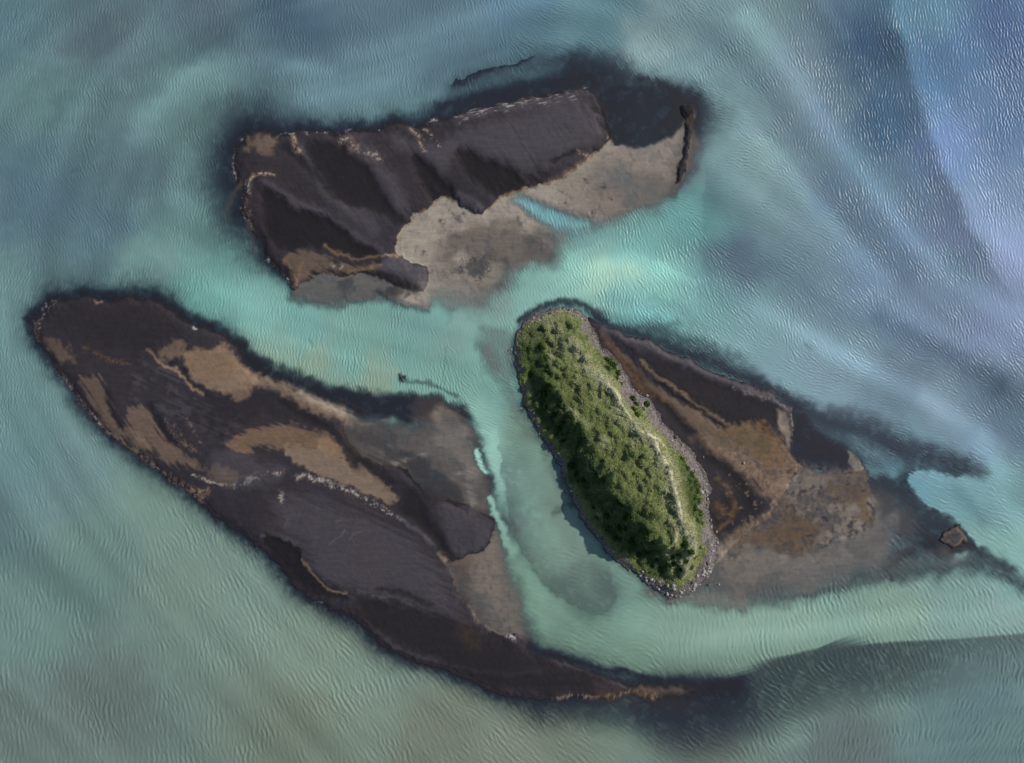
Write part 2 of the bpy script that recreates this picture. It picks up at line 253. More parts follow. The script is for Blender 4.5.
for p, w in (([(330,404),(350,414),(362,428)], 3.5), ([(363,424),(380,422),(395,420)], 2.5), ([(392,465),(410,458),(425,452)], 3), ([(455,474),(470,472),(480,468)], 3.5), ([(300,393),(330,408),(352,424)], 4), ([(470,480),(473,500),(472,505)], 4)): put(grey, stroke(p, w) * grain(-1.4, .8, ST2), .26); put(crust, stroke(p, w * .5) * grain(0, 1.6, ST2), .12)
put(dark, poly([(345,420),(370,428),(395,435),(390,450),(370,448),(350,436)], 8, 3, ST2), .5)
put(silt, poly([(413,400),(430,398),(446,404),(440,411),(430,418),(414,421)], 5, 1), .18)
put(grey, poly([(720,560),(745,550),(780,556),(810,552),(850,540),(872,520),(885,530),(870,560),(830,575),(780,590),(730,605),(700,602),(690,595)], 10, 4, grow=10), .30); put(silt, poly([(725,562),(745,552),(790,560),(770,580),(735,590)], 8, 3), .4)
put(grey, stroke([(640,588),(665,604),(700,602),(740,606)], 9), .6); put(silt, stroke([(632,578),(655,596),(675,604)], 5), .3)
put(grey, poly([(770,560),(850,550),(900,560),(950,560),(880,580),(800,592)], 10, 4), .15); put(grey, stroke([(880,500),(905,520),(900,545)], 14), .12); put(grey, stroke([(965,556),(955,560)], 6), .5)
put(grey, poly([(292,292),(312,280),(340,276),(370,278),(395,286),(418,293),(425,306),(380,302),(340,306),(312,302)], 7, 2, grow=8) * OFF, .34); put(dark, poly([(338,282),(352,280),(350,290),(342,294)], 4, 2), .6); put(dark, poly([(375,292),(395,285),(418,292),(410,297),(385,297)], 4, 1), .8)
put(grey, poly([(505,490),(512,525),(522,555),(540,580),(562,597),(587,612),(606,610),(615,598),(612,580),(600,556),(585,530),(570,505),(552,470),(535,450),(520,455)], 6, 1), .22)
put(grey, poly([(475,335),(492,325),(510,335),(512,365),(525,405),(545,445),(530,440),(505,400),(485,370)], 10, 3), .7); put(grey, stroke([(430,300),(460,305),(480,320)], 14), .5)
put(silt, stroke([(225,215),(231,203),(237,190),(241,184)], 3) * .5 + stroke([(247,225),(252,240),(256,258)], 3) * .5, .5)
MOT = fbm(7, 91, 2.2); MOT2 = fbm(18, 92, 2.6)
in_spit = (1 - poly([(600,322),(640,336),(702,363),(760,384),(790,404),(796,430),(793,452),(782,437),(750,422),(728,421),(700,404),(668,386),(640,360)], 3)) * np.maximum(sstep(0, 6, dD), poly(FLATD, 5)) * sstep(700, 740, PX)
cut(silt, in_spit * sstep(.2, 1.2, MOT), .4); cut(grey, in_spit * sstep(.3, 1.3, MOT2), .6); put(dark, in_spit * sstep(770, 800, PX) * sstep(.7, 1.4, MOT2) * sstep(-.6, .6, MOT), .7); put(silt, in_spit * sstep(.9, 1.8, -MOT), .4); cut(ochre, sstep(.2, 1.0, MOT), .6)
# drowned black sand with ochre tinge
put(ochre, stroke([(595,700),(700,706)], 8), .1)

# ------------------------------------------------------------------ how much of the bed shows through the silty water (1 = all)
vis = Z()
sgA = 15 + 29 * sstep(300, 225, PX + .3 * (PY - 200)) + 14 * sstep(380, 560, PX) * sstep(160, 110, PY) + .8 * SOFTN
put(vis, .97 * np.exp(-(np.maximum(-np.maximum(dA, dF), 0) / np.maximum(sgA, 3)) ** 1.35) * (1 - .75 * sstep(270, 300, PY)))
put(vis, poly([(560,62),(600,60),(650,76),(690,92),(697,118),(690,140),(640,140),(600,120),(560,92)], 14, 1), .7)
sgB = 13.5 + 7 * sstep(330, 290, PY) + 2 * sstep(420, 560, PY) + .6 * SOFTN
put(vis, .97 * np.exp(-(np.maximum(-dB, 0) / np.maximum(sgB, 3)) ** 1.25))
put(vis, stroke([(456,82),(480,73),(505,65),(532,56)], 6, 3, one=1), .75); put(vis, stroke([(440,108),(480,97),(560,82),(600,80)], 6), .7)
put(vis, stroke([(640,80),(665,88),(694,99)], 4.5), .75)
put(vis, poly([(602,95),(640,86),(690,102),(686,118),(676,132),(660,143),(645,147),(625,146),(611,143)], 3), .75)
for x, y, l in ((250,120,12),(283,124,9),(310,122,10),(333,122,10),(362,120,9),(412,112,14),(395,112,10),(448,100,14),(300,116,8)): put(vis, stroke([(x, y + 3), (x - l * .5, y + l)], 3), .2)
put(vis, poly([(445,84),(490,68),(535,52),(600,44),(640,60),(625,84),(560,86),(470,108)], 14, 1), .5); cut(vis, stroke([(455,95),(480,86),(520,75),(560,68)], 5, 8), .18)
put(vis, poly([(28,325),(42,303),(65,291),(110,290),(160,296),(200,316),(240,342),(280,366),(340,386),(400,392),(430,396),(462,408),(470,420),(420,425),(350,415),(250,370)], 7, 1.5), .95)
put(vis, stroke([(640,684),(690,686),(735,687)], 6, 10), .85); put(vis, stroke([(720,688),(740,687)], 9), .7)
put(vis, stroke([(690,692),(730,684),(765,671),(800,657),(835,651),(900,646),(960,643),(1110,630)], 72, 62, one=1, sharp=5.0, warp=False), .68); put(vis, stroke([(540,712),(640,712),(740,702)], 22), .5)
cut(vis, stroke([(990,700),(1110,680)], 60), .5)
put(vis, poly(FLAT1, 14, 1), .55); put(vis, poly(FLAT1, 21, 2, grow=4), .90); cut(vis, poly([(514,199),(528,200),(560,212),(592,222),(575,232),(560,232),(545,226),(528,212)], 8, 1), .8); cut(vis, poly([(560,235),(600,222),(650,208),(676,190),(700,180),(704,240),(640,250),(580,250)], 14, 3), .6)
cut(vis, poly([(600,172),(660,180),(676,205),(640,205)], 14, 4), .22)
put(vis, stroke([(678,180),(674,192)], 4), .8)
put(vis, poly([(290,292),(312,278),(345,274),(395,284),(422,294),(428,308),(380,304),(340,308),(310,304)], 9, 2), .85); put(vis, poly([(375,290),(395,284),(420,292),(410,299),(385,297)], 5, 1), .8)
put(vis, stroke([(503,470),(508,505),(514,530),(524,555),(541,580),(563,599),(587,613),(603,612),(613,600),(613,588)], 46, 34, one=-1, sharp=1.6), .50)
put(vis, poly([(580,560),(600,560),(612,582),(613,598),(604,608),(587,610),(566,598),(550,580)], 10), .22)
put(vis, poly([(475,335),(492,325),(510,335),(512,365),(525,405),(545,445),(575,505),(565,505),(530,440),(505,400),(485,370)], 10, 3), .40); put(vis, stroke([(478,345),(490,352),(493,365)], 6), .3)
put(vis, poly([(425,290),(470,296),(490,300),(480,325),(450,315),(425,305)], 10, 3), .3)
put(vis, sstep(-9, -1, dC), .35); put(vis, stroke([(520,322),(547,306),(570,303),(590,308),(606,322)], 5), .8)
put(vis, poly(LAG, 9, 1), .5); put(vis, poly(LAG, 15, 2, grow=3), .88); put(vis, poly([(455,562),(494,532),(502,545),(508,570),(516,600),(522,628),(505,636),(490,622),(476,602),(462,588)], 20, 2, grow=3), .94)
put(vis, stroke([(500,625),(512,624),(525,637),(545,652),(600,668),(660,681)], 4, 3), .85); put(vis, stroke([(470,432),(478,448),(486,470),(490,495)], 5), .8)
cut(vis, stroke([(477,451),(481,461),(486,471)], 2.6, 3), .9); cut(vis, stroke([(490,495),(495,516),(503,536),(512,552)], 3, 4.5), .95)
put(vis, poly([(596,312),(625,318),(655,316),(690,326),(735,352),(778,384),(800,398),(850,405),(900,428),(945,443),(980,458),(988,472),(960,481),(925,472),(905,475),(860,470),(800,440),(780,400),(700,368),(640,340),(605,330)], 13, 2), .68)
put(vis, stroke([(612,326),(640,336),(672,347),(705,361),(735,375),(775,391),(796,408)], 5, 7), .75); put(vis, stroke([(800,410),(840,425),(880,440),(920,455),(980,474)], 9, 7), .4)
put(vis, poly([(792,410),(815,428),(838,444),(850,452),(864,470),(840,472),(800,466),(790,450)], 4), .97)
cut(vis, poly([(850,435),(880,448),(905,468),(885,470),(862,455)], 10), .25)
put(vis, poly([(715,560),(740,545),(800,550),(850,535),(866,475),(880,475),(908,475),(915,488),(932,506),(955,519),(968,531),(990,551),(1024,574),(1060,600),(1020,592),(985,575),(940,580),(880,588),(830,598),(780,607),(730,612),(690,606),(650,600),(640,588)], 12, 2), .70)
put(vis, poly([(862,475),(880,475),(908,475),(915,488),(932,506),(955,519),(968,531),(975,545),(950,555),(915,545),(890,525),(870,510)], 5, 2), .65)
put(vis, poly([(715,560),(740,548),(800,555),(850,538),(880,520),(885,535),(870,560),(820,576),(770,588),(720,590)], 10, 3), .7)
put(vis, poly(FLATD, 2.5, 1), .955); put(vis, stroke([(715,562),(740,552),(770,553),(800,558),(830,548),(855,540),(872,525),(878,500)], 9), .9)
put(vis, stroke([(930,540),(945,548),(970,545)], 6), .8); put(vis, stroke([(885,565),(900,556),(912,552)], 5) , .7); put(vis, stroke([(963,542),(985,555),(1010,570)], 4), .5); put(vis, stroke([(887,571),(893,578)], 3), .6)
cut(vis, stroke([(958,555),(966,552)], 4), .5)
cut(vis, poly([(908,478),(918,470),(940,472),(980,490),(1000,530),(980,545),(955,517),(930,503)], 3, .5), .97)
# faint drowned bars in the channel; bump of bank shadow painted off the island
for p, w, a in (([(398,374),(402,379),(405,377)], 2.0, .75), ([(403,380),(430,384),(455,396)], 3.5, .55), ([(309,341),(312,346)], 2.5, .35), ([(445,345),(443,372),(446,385)], 1.2, .3), ([(574,505),(558,508)], 3, .3), ([(555,514),(560,513)], 3, .4), ([(453,310),(447,322)], 4, .2), ([(806,345),(812,350)], 3, .35)): put(vis, stroke(p, w), a); put(dark, stroke(p, w), a * .7)
vis *= 1 - .10 * sstep(0, 2, MED)
vis = np.clip(vis, 0.0, .985)
land = np.maximum.reduce([dA, dB, dC, dD, dE, dF])
shore = np.exp(np.minimum(land, 0) / 2.2)
vis = np.where(land < 0, np.maximum(vis, .93 * shore), 1.0).astype(np.float32)
wet = np.maximum(land < 0, np.exp(-(np.maximum(land, 0) / 2.2) ** 2)) * (1 - np.clip(silt * 1.6 + grey * 1.6 + ochre + crust, 0, 1)); dark += (1 - dark) * wet * .9

# ------------------------------------------------------------------ heights (metres, water level 0)
K = 1.15
Hm = -np.minimum(-np.log(np.maximum(vis, .02)) / K, 3.2) - .035
micro = FINE * .006 + MED * .012 + ST * .006
def rise(d, top, w): return np.where(d > 0, .03 + top * (1 - np.exp(-np.maximum(d, 0) / w)), -9)
hA = rise(dA, .95, 9) + .42 * blur(pale - dark, 2.5) * (dA > 0) + .02 * BIG
hB = rise(dB, .90, 9) + .42 * blur(pale - dark, 2.5) * (dB > 0) + .02 * BIG - .25 * blur(silt, 2)
hD = rise(dD, .50, 8) + .70 * blur(pale - .5 * dark, 2.5) + .5 * poly([(612,331),(640,340),(702,366),(760,388),(788,406),(792,432),(782,437),(750,424),(728,421),(700,404),(668,386),(640,360)], 7) + .02 * BIG
tD = sstep(770, 830, PX + MED * 3); hD = np.where(dD > 0, hD * (1 - tD) + tD * (.03 + .10 * (1 - np.exp(-np.maximum(dD, 0) / 6)) + .01 * BIG), hD)
hE = rise(dE, .55, 3); hF = rise(dF, .6, 2.5)
def edge_ok(h, d): return np.where(d > 0, np.maximum(h + micro * sstep(0, 5, d), .012 + .02 * np.clip(d, 0, 3)), -9)
hs = [edge_ok(hA, dA), edge_ok(hB, dB), edge_ok(hD, dD), edge_ok(hE, dE), edge_ok(hF, dF)]
# grassy island: beach, steep western scarp, gentle top that climbs to an eastern crest
CREST = [(548,322),(562,335),(575,346),(585,362),(597,377),(607,386),(615,396),(622,412),(630,425),(645,433),(651,444),(660,462),(667,478),(669,495),(672,515),(684,527),(686,545),(680,565)]
cq = spline(CREST, False, 4)
def crest_coords():
    s = window(np.array(C_), 10); x, y = PX[s], PY[s]
    best = np.full(x.shape, 1e9); side = np.zeros(x.shape); along = np.zeros(x.shape)
    for i in range(len(cq) - 1):
        ax, ay = cq[i]; bx, by = cq[i + 1]; dx, dy = bx - ax, by - ay; L = dx * dx + dy * dy
        t = np.clip(((x - ax) * dx + (y - ay) * dy) / L, 0, 1); d = (x - ax - t * dx) ** 2 + (y - ay - t * dy) ** 2
        m = d < best; best = np.where(m, d, best); side = np.where(m, np.sign((x - ax) * dy - (y - ay) * dx), side); along = np.where(m, (i + t) / (len(cq) - 1), along)
    o = [np.zeros((Hh, W)) for _ in range(2)]; o[0][s] = np.sqrt(best) * side; o[1][s] = along
    return o
cd, calong = crest_coords()          # cd > 0 east of the crest
inC = np.maximum(dC, 0); gG = np.maximum(sdf(GRASS, 60), 0)
env = sstep(-.10, .25, calong) * (.62 + .38 * sstep(.3, .78, calong)) * (1 - .55 * sstep(.86, 1.02, calong))
ridge = 10.6 * env
def dist_line(pts):
    q = spline(pts, False, 3); best = np.full(PX.shape, 1e9); s = window(np.array(C_), 10); x, y = PX[s], PY[s]; bb = best[s]
    for (ax, ay), (bx, by) in zip(q[:-1], q[1:]):
        dx, dy = bx - ax, by - ay; t = np.clip(((x - ax) * dx + (y - ay) * dy) / (dx * dx + dy * dy + 1e-9), 0, 1); bb = np.minimum(bb, np.hypot(x - ax - t * dx, y - ay - t * dy))
    best[s] = bb; return np.minimum(best, 300)
wshore = np.where(gG > 0, dist_line([(545,321),(533,325),(524,332),(519,345),(521,362),(526,380),(535,402),(545,420),(556,440),(565,455),(574,475),(578,490),(586,507),(597,520),(612,540),(628,556),(640,568),(655,577)]), 0)
eshore = np.where(gG > 0, dist_line([(573,318),(582,326),(589,342),(598,353),(612,366),(617,377),(626,396),(640,404),(655,426),(673,449),(688,464),(696,480),(698,500),(700,520),(703,537),(697,560),(688,578),(672,586)]), 0)
west = 1.1 + np.minimum((ridge - 2.0) * sstep(3, 24 + 15 * calong, wshore + MED * 2.0), 99) + np.minimum(wshore, 90) * .012
eastf = eshore / np.maximum(eshore + np.maximum(cd, 0), 1e-3)
east = 1.1 + (ridge - .9) * eastf
hC = np.where(cd > 0, east, np.minimum(west, ridge + .3))
hC = hC + .35 * np.exp(-((cd - 2) / 6.0) ** 2) * env
hC = np.where(gG > 0, hC, 0)
beach = .08 + np.minimum(inC, 9) * .13
hC = np.where(gG > 0, np.maximum(hC, beach), beach)
hC = blur(np.where(dC > -2, hC, 0), 2.0)
hC = hC + np.where(gG > 0, (band(7, 40) * .09 + band(12, 41) * .20 + band(24, 42) * .30 + FINE * .06) * sstep(0, 8, gG), FINE * .03)
hC = np.where(dC > 0, np.maximum(hC, .03 + .08 * np.minimum(inC, 4)), -9)
hs.append(hC)
top = np.maximum.reduce(hs)
# underwater the bank runs down to the bed
Hm = np.where(land > 0, np.maximum(top, Hm), Hm).astype(np.float32)

# ------------------------------------------------------------------ colour of the silty water, with reflected sky and glint painted in upper right
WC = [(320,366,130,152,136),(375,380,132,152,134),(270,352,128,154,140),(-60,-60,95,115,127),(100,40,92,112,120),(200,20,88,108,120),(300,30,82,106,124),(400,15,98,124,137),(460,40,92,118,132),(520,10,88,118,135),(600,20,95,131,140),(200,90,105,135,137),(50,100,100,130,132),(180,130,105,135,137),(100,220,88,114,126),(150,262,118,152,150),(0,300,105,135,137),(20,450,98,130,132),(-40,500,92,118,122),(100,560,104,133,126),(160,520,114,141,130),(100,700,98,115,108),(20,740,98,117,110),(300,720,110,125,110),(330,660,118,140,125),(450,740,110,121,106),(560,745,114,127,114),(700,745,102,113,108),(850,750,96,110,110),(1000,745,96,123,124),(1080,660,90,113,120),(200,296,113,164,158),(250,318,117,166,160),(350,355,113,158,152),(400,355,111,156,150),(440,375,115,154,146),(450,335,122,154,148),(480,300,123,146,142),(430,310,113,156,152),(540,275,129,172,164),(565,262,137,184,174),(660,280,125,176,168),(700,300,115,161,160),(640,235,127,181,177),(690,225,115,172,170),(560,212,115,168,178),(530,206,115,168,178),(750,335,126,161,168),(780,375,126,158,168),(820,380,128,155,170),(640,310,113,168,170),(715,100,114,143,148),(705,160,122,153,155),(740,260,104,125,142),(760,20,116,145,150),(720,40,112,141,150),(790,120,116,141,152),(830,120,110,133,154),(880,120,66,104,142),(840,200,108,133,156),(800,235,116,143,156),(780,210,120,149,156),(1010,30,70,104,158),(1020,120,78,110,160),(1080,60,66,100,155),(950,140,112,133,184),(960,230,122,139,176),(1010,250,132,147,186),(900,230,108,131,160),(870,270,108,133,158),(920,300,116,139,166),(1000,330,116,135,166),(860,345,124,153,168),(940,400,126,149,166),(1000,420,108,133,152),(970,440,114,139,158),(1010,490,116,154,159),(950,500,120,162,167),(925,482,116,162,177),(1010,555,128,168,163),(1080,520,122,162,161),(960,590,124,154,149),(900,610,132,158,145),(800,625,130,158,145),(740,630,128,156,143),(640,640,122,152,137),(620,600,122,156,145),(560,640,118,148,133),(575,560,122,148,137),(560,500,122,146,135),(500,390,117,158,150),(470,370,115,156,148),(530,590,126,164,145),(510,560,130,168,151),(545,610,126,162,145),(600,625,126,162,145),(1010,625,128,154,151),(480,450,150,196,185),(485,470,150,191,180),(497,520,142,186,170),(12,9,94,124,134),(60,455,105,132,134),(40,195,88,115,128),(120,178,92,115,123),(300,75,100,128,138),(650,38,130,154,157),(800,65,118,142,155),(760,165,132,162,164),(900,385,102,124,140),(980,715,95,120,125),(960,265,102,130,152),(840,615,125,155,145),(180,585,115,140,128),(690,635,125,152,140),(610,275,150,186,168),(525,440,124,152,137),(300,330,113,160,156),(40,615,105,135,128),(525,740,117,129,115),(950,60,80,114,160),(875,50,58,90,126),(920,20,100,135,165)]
def idw(P, vals, power=3.2, soft=14, cs=6):
    cx = np.arange(X0, X1 + cs, cs, dtype=np.float32); cy = np.arange(Y0, Y1 + cs, cs, dtype=np.float32)
    gxx, gyy = np.meshgrid(cx, cy); num = np.zeros(gxx.shape + (vals.shape[1],)); den = np.zeros(gxx.shape)
    for (px, py), v in zip(P, vals):
        w = 1 / ((gxx - px) ** 2 + (gyy - py) ** 2 + soft * soft) ** (power / 2); den += w; num += w[..., None] * v
    f = num / den[..., None]
    wx = np.clip(PX + W3 * 5, X0, X1 - .01); wy = np.clip(PY + W4 * 5, Y0, Y1 - .01)
    u = (wx - X0) / cs; v = (wy - Y0) / cs; i = u.astype(int); j = v.astype(int); u = (u - i)[..., None]; v = (v - j)[..., None]
    return (f[j, i] * (1 - u) + f[j, i + 1] * u) * (1 - v) + (f[j + 1, i] * (1 - u) + f[j + 1, i + 1] * u) * v
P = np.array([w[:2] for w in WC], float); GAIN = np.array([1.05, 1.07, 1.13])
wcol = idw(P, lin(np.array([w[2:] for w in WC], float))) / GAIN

# direction the water runs (plan degrees, 90 = down the plan) and of the ripple crests
FL = [(0,0,140),(150,50,145),(300,40,165),(450,40,160),(600,20,10),(700,60,40),(780,100,52),(880,100,65),(960,120,68),(900,250,50),(980,350,40),(760,300,30),(850,380,28),(940,440,25),(1000,520,38),(660,270,20),(600,240,160),(540,270,140),(300,330,18),(180,280,30),(400,360,15),(500,420,65),(540,520,60),(600,600,35),(720,630,175),(850,620,170),(1000,600,170),(850,700,165),(700,720,10),(500,720,35),(300,660,45),(150,540,50),(60,450,60),(20,300,85),(60,650,40),(100,150,110)]
CR = [(0,0,95),(60,60,97),(150,30,92),(150,150,80),(60,200,70),(300,60,95),(300,100,88),(400,40,85),(480,30,80),(560,30,20),(640,40,50),(700,60,62),(715,110,12),(735,170,8),(705,160,165),(760,50,60),(800,40,75),(850,80,88),(900,60,85),(960,60,80),(1010,60,70),(950,180,78),(1000,250,80),(880,180,82),(830,150,78),(800,220,20),(760,250,15),(850,260,60),(900,290,75),(960,330,70),(830,330,55),(780,330,70),(700,280,62),(650,270,70),(600,270,75),(560,280,70),(720,330,50),(760,370,22),(840,390,12),(900,380,15),(940,420,14),(880,430,14),(980,440,25),(1000,400,55),(940,490,22),(990,520,22),(1010,560,30),(200,300,98),(300,330,95),(400,360,88),(450,330,78),(30,300,105),(20,400,85),(40,480,78),(100,480,62),(100,560,104,133,126),(50,650,88),(150,640,82),(200,560,68),(170,500,62),(260,600,62),(250,700,80),(330,660,60),(400,720,62),(480,720,50),(560,720,45),(640,725,38),(700,710,34),(780,700,30),(840,690,35),(900,690,62),(960,690,120),(1000,740,125),(850,745,110),(760,745,60),(600,640,15),(560,620,10),(700,640,88),(760,625,88),(820,625,70),(880,615,58),(960,610,58),(1010,600,62),(540,500,175),(520,430,8),(600,590,12)]
def anglefield(S, soft):
    a = np.radians(np.array([s[2] for s in S], float)) * 2
    v = idw(np.array([s[:2] for s in S], float), np.stack([np.cos(a), np.sin(a)], 1), 3.0, soft)
    return (np.arctan2(v[..., 1], v[..., 0]) / 2).astype(np.float32)       # -pi/2 .. pi/2
thC = anglefield(CR, 12) + W3 * .10 + fbm(25, 51) * .10
thF = anglefield(FL, 20)
def oriented(theta, fn, n=12):
    out = np.zeros((Hh, W), np.float32); nrm = np.zeros((Hh, W), np.float32)
    for k in range(n):
        a = math.pi * k / n
        d = np.abs((theta - a + math.pi / 2) % math.pi - math.pi / 2) / (math.pi / n)
        w = np.clip(1 - d, 0, 1).astype(np.float32)
        if w.max() <= 0: continue
        w = np.sqrt(w)
        out += w * fn(a); nrm += w * w
    return out / np.sqrt(np.maximum(nrm, .2))
def ripple(lam, spread, bw, seed):
    wn = np.fft.rfft2(np.random.default_rng(seed).standard_normal((Hh, W)))
    ky = np.fft.fftfreq(Hh, STEP)[:, None]; kx = np.fft.rfftfreq(W, STEP)[None, :]
    k = np.sqrt(kx * kx + ky * ky); ang = np.arctan2(ky, kx)
    def fn(a):
        d = (ang - (a + math.pi / 2) + math.pi / 2) % math.pi - math.pi / 2
        r = np.fft.irfft2(wn * np.exp(-((k * lam - 1) / bw) ** 2 - (d / spread) ** 2), s=(Hh, W))
        return (r / r.std()).astype(np.float32)
    return fn
fine_w = np.clip(sstep(620, 330, PY) * .85 + .25 + sstep(780, 880, PX) * sstep(330, 200, PY), 0, 1)      # short ripples upstream
long_r = oriented(thC, ripple(5.0, .34, .22, 61)) * .8 + oriented(thC, ripple(3.7, .5, .3, 62)) * .42 + oriented(thC, ripple(7.5, .4, .3, 63)) * .3
short_r = oriented(thC, ripple(3.1, .55, .25, 64)) * .62 + oriented(thC, ripple(2.6, .6, .25, 65)) * .42 + oriented(thC, ripple(5.5, .5, .3, 66)) * .25
patch = np.exp(.36 * fbm(35, 67, 3.0))
rip = (long_r * (1 - fine_w) + short_r * fine_w) * patch
rip = np.clip(rip, -2.6, 2.6); rip = rip + .16 * np.maximum(rip, 0) ** 2 - .08                          # peaked crests
def flowst(seed, across, along):
    wn = np.fft.rfft2(np.random.default_rng(seed).standard_normal((Hh, W)))
    ky = np.fft.fftfreq(Hh, STEP)[:, None]; kx = np.fft.rfftfreq(W, STEP)[None, :]
    def fn(a):
        u = kx * math.cos(a) + ky * math.sin(a); v = -kx * math.sin(a) + ky * math.cos(a)
        r = np.fft.irfft2(wn / (1 + (v * across) ** 2 + (u * along) ** 2) ** 1.4, s=(Hh, W)); return (r / r.std()).astype(np.float32)
    return fn
flow1 = oriented(thF, flowst(71, 40, 260)); flow2 = oriented(thF, flowst(72, 110, 420))
def smear(seed, cs, steps, scale):
    h, w_ = int((Y1 - Y0) / cs) + 2, int((X1 - X0) / cs) + 2
    g = np.random.default_rng(seed).standard_normal((h, w_)).astype(np.float32)
    for _ in range(scale): g = (g + np.roll(g, 1, 0) + np.roll(g, -1, 0) + np.roll(g, 1, 1) + np.roll(g, -1, 1)) / 5
    cy, cx = np.mgrid[0:h, 0:w_].astype(np.float32); sy = np.clip(((cy * cs) / STEP).astype(int), 0, Hh - 1); sx = np.clip(((cx * cs) / STEP).astype(int), 0, W - 1)
    th = thF[sy, sx]; ux, uy = np.cos(th), np.sin(th); acc = g.copy()
    for sg in (1, -1):
        x, y, px_, py_ = cx.copy(), cy.copy(), ux * sg, uy * sg
        for k in range(steps):
            x = np.clip(x + px_, 0, w_ - 1.01); y = np.clip(y + py_, 0, h - 1.01); i, j = y.astype(int), x.astype(int)
            nx_, ny_ = ux[i, j], uy[i, j]; f = np.sign(nx_ * px_ + ny_ * py_); f[f == 0] = 1; px_, py_ = nx_ * f, ny_ * f
            acc += g[i, j] * (1 - k / steps)
    acc = (acc - acc.mean()) / acc.std()
    u = (PX - X0) / cs; v = (PY - Y0) / cs; i = np.minimum(v.astype(int), h - 2); j = np.minimum(u.astype(int), w_ - 2); u = u - j; v = v - i
    return ((acc[i, j] * (1 - u) + acc[i, j + 1] * u) * (1 - v) + (acc[i + 1, j] * (1 - u) + acc[i + 1, j + 1] * u) * v).astype(np.float32)
SM1, SM2 = smear(101, 3, 50, 2), smear(102, 4, 60, 8)
turb = np.exp(.030 * blur(SM1, 1.5) + .060 * blur(SM2, 3)) * np.exp(.0 * flow1 + .025 * flow2 + .012 * MED)
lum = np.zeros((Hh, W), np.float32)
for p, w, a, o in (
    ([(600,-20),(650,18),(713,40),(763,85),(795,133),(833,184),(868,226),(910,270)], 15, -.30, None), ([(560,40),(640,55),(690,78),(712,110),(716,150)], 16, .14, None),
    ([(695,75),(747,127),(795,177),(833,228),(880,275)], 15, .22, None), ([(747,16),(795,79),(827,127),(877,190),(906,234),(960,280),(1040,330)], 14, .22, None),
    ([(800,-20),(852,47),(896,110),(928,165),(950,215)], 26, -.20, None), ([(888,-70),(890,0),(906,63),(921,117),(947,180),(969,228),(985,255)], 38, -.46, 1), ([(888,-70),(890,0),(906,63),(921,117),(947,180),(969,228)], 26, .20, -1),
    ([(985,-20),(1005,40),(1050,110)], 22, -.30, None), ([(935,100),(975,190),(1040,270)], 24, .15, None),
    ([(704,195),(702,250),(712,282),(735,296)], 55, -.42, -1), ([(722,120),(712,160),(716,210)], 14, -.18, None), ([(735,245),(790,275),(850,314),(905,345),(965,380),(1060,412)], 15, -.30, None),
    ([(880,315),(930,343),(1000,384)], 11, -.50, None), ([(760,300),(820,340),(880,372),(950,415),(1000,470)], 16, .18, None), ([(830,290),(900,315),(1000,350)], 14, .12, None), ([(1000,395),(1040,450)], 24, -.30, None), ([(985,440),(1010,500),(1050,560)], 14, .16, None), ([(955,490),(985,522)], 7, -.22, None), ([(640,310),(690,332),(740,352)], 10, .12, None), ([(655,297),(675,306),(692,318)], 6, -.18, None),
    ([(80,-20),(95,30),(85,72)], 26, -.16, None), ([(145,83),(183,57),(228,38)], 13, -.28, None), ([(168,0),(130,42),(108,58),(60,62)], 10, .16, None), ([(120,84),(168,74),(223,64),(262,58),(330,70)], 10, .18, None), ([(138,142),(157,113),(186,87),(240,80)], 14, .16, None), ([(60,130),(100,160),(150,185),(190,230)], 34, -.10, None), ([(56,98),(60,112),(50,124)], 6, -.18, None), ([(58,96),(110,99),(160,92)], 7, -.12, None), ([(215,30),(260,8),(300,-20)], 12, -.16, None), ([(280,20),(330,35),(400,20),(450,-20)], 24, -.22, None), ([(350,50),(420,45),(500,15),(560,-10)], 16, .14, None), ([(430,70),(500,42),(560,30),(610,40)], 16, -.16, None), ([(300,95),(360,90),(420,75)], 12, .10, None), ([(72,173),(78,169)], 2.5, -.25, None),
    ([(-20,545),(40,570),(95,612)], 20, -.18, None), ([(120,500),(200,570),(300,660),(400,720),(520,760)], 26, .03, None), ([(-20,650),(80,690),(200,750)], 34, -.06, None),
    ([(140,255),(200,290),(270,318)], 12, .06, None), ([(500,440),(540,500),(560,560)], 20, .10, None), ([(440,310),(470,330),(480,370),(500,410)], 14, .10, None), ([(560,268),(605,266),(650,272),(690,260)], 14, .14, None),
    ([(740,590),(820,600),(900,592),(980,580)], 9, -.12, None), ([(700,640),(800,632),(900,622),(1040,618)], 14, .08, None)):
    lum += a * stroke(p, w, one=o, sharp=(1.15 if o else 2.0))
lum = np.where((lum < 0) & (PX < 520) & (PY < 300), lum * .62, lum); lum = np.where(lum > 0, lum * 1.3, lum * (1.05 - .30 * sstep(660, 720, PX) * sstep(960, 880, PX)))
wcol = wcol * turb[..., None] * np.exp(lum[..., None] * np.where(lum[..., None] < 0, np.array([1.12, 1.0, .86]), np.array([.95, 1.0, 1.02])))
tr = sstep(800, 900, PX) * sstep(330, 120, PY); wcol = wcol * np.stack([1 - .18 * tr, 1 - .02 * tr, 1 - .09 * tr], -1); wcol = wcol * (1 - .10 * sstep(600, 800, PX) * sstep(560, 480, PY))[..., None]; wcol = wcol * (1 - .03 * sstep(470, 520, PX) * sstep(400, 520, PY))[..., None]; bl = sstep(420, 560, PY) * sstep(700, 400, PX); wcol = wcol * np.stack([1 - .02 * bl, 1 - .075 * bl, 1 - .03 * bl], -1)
depth = np.maximum(-Hm, 0)
amp = .0215 * (.25 + .75 * sstep(.02, .45, depth)) * sstep(.0, .05, depth) * (1 + .15 * BIG) + .001
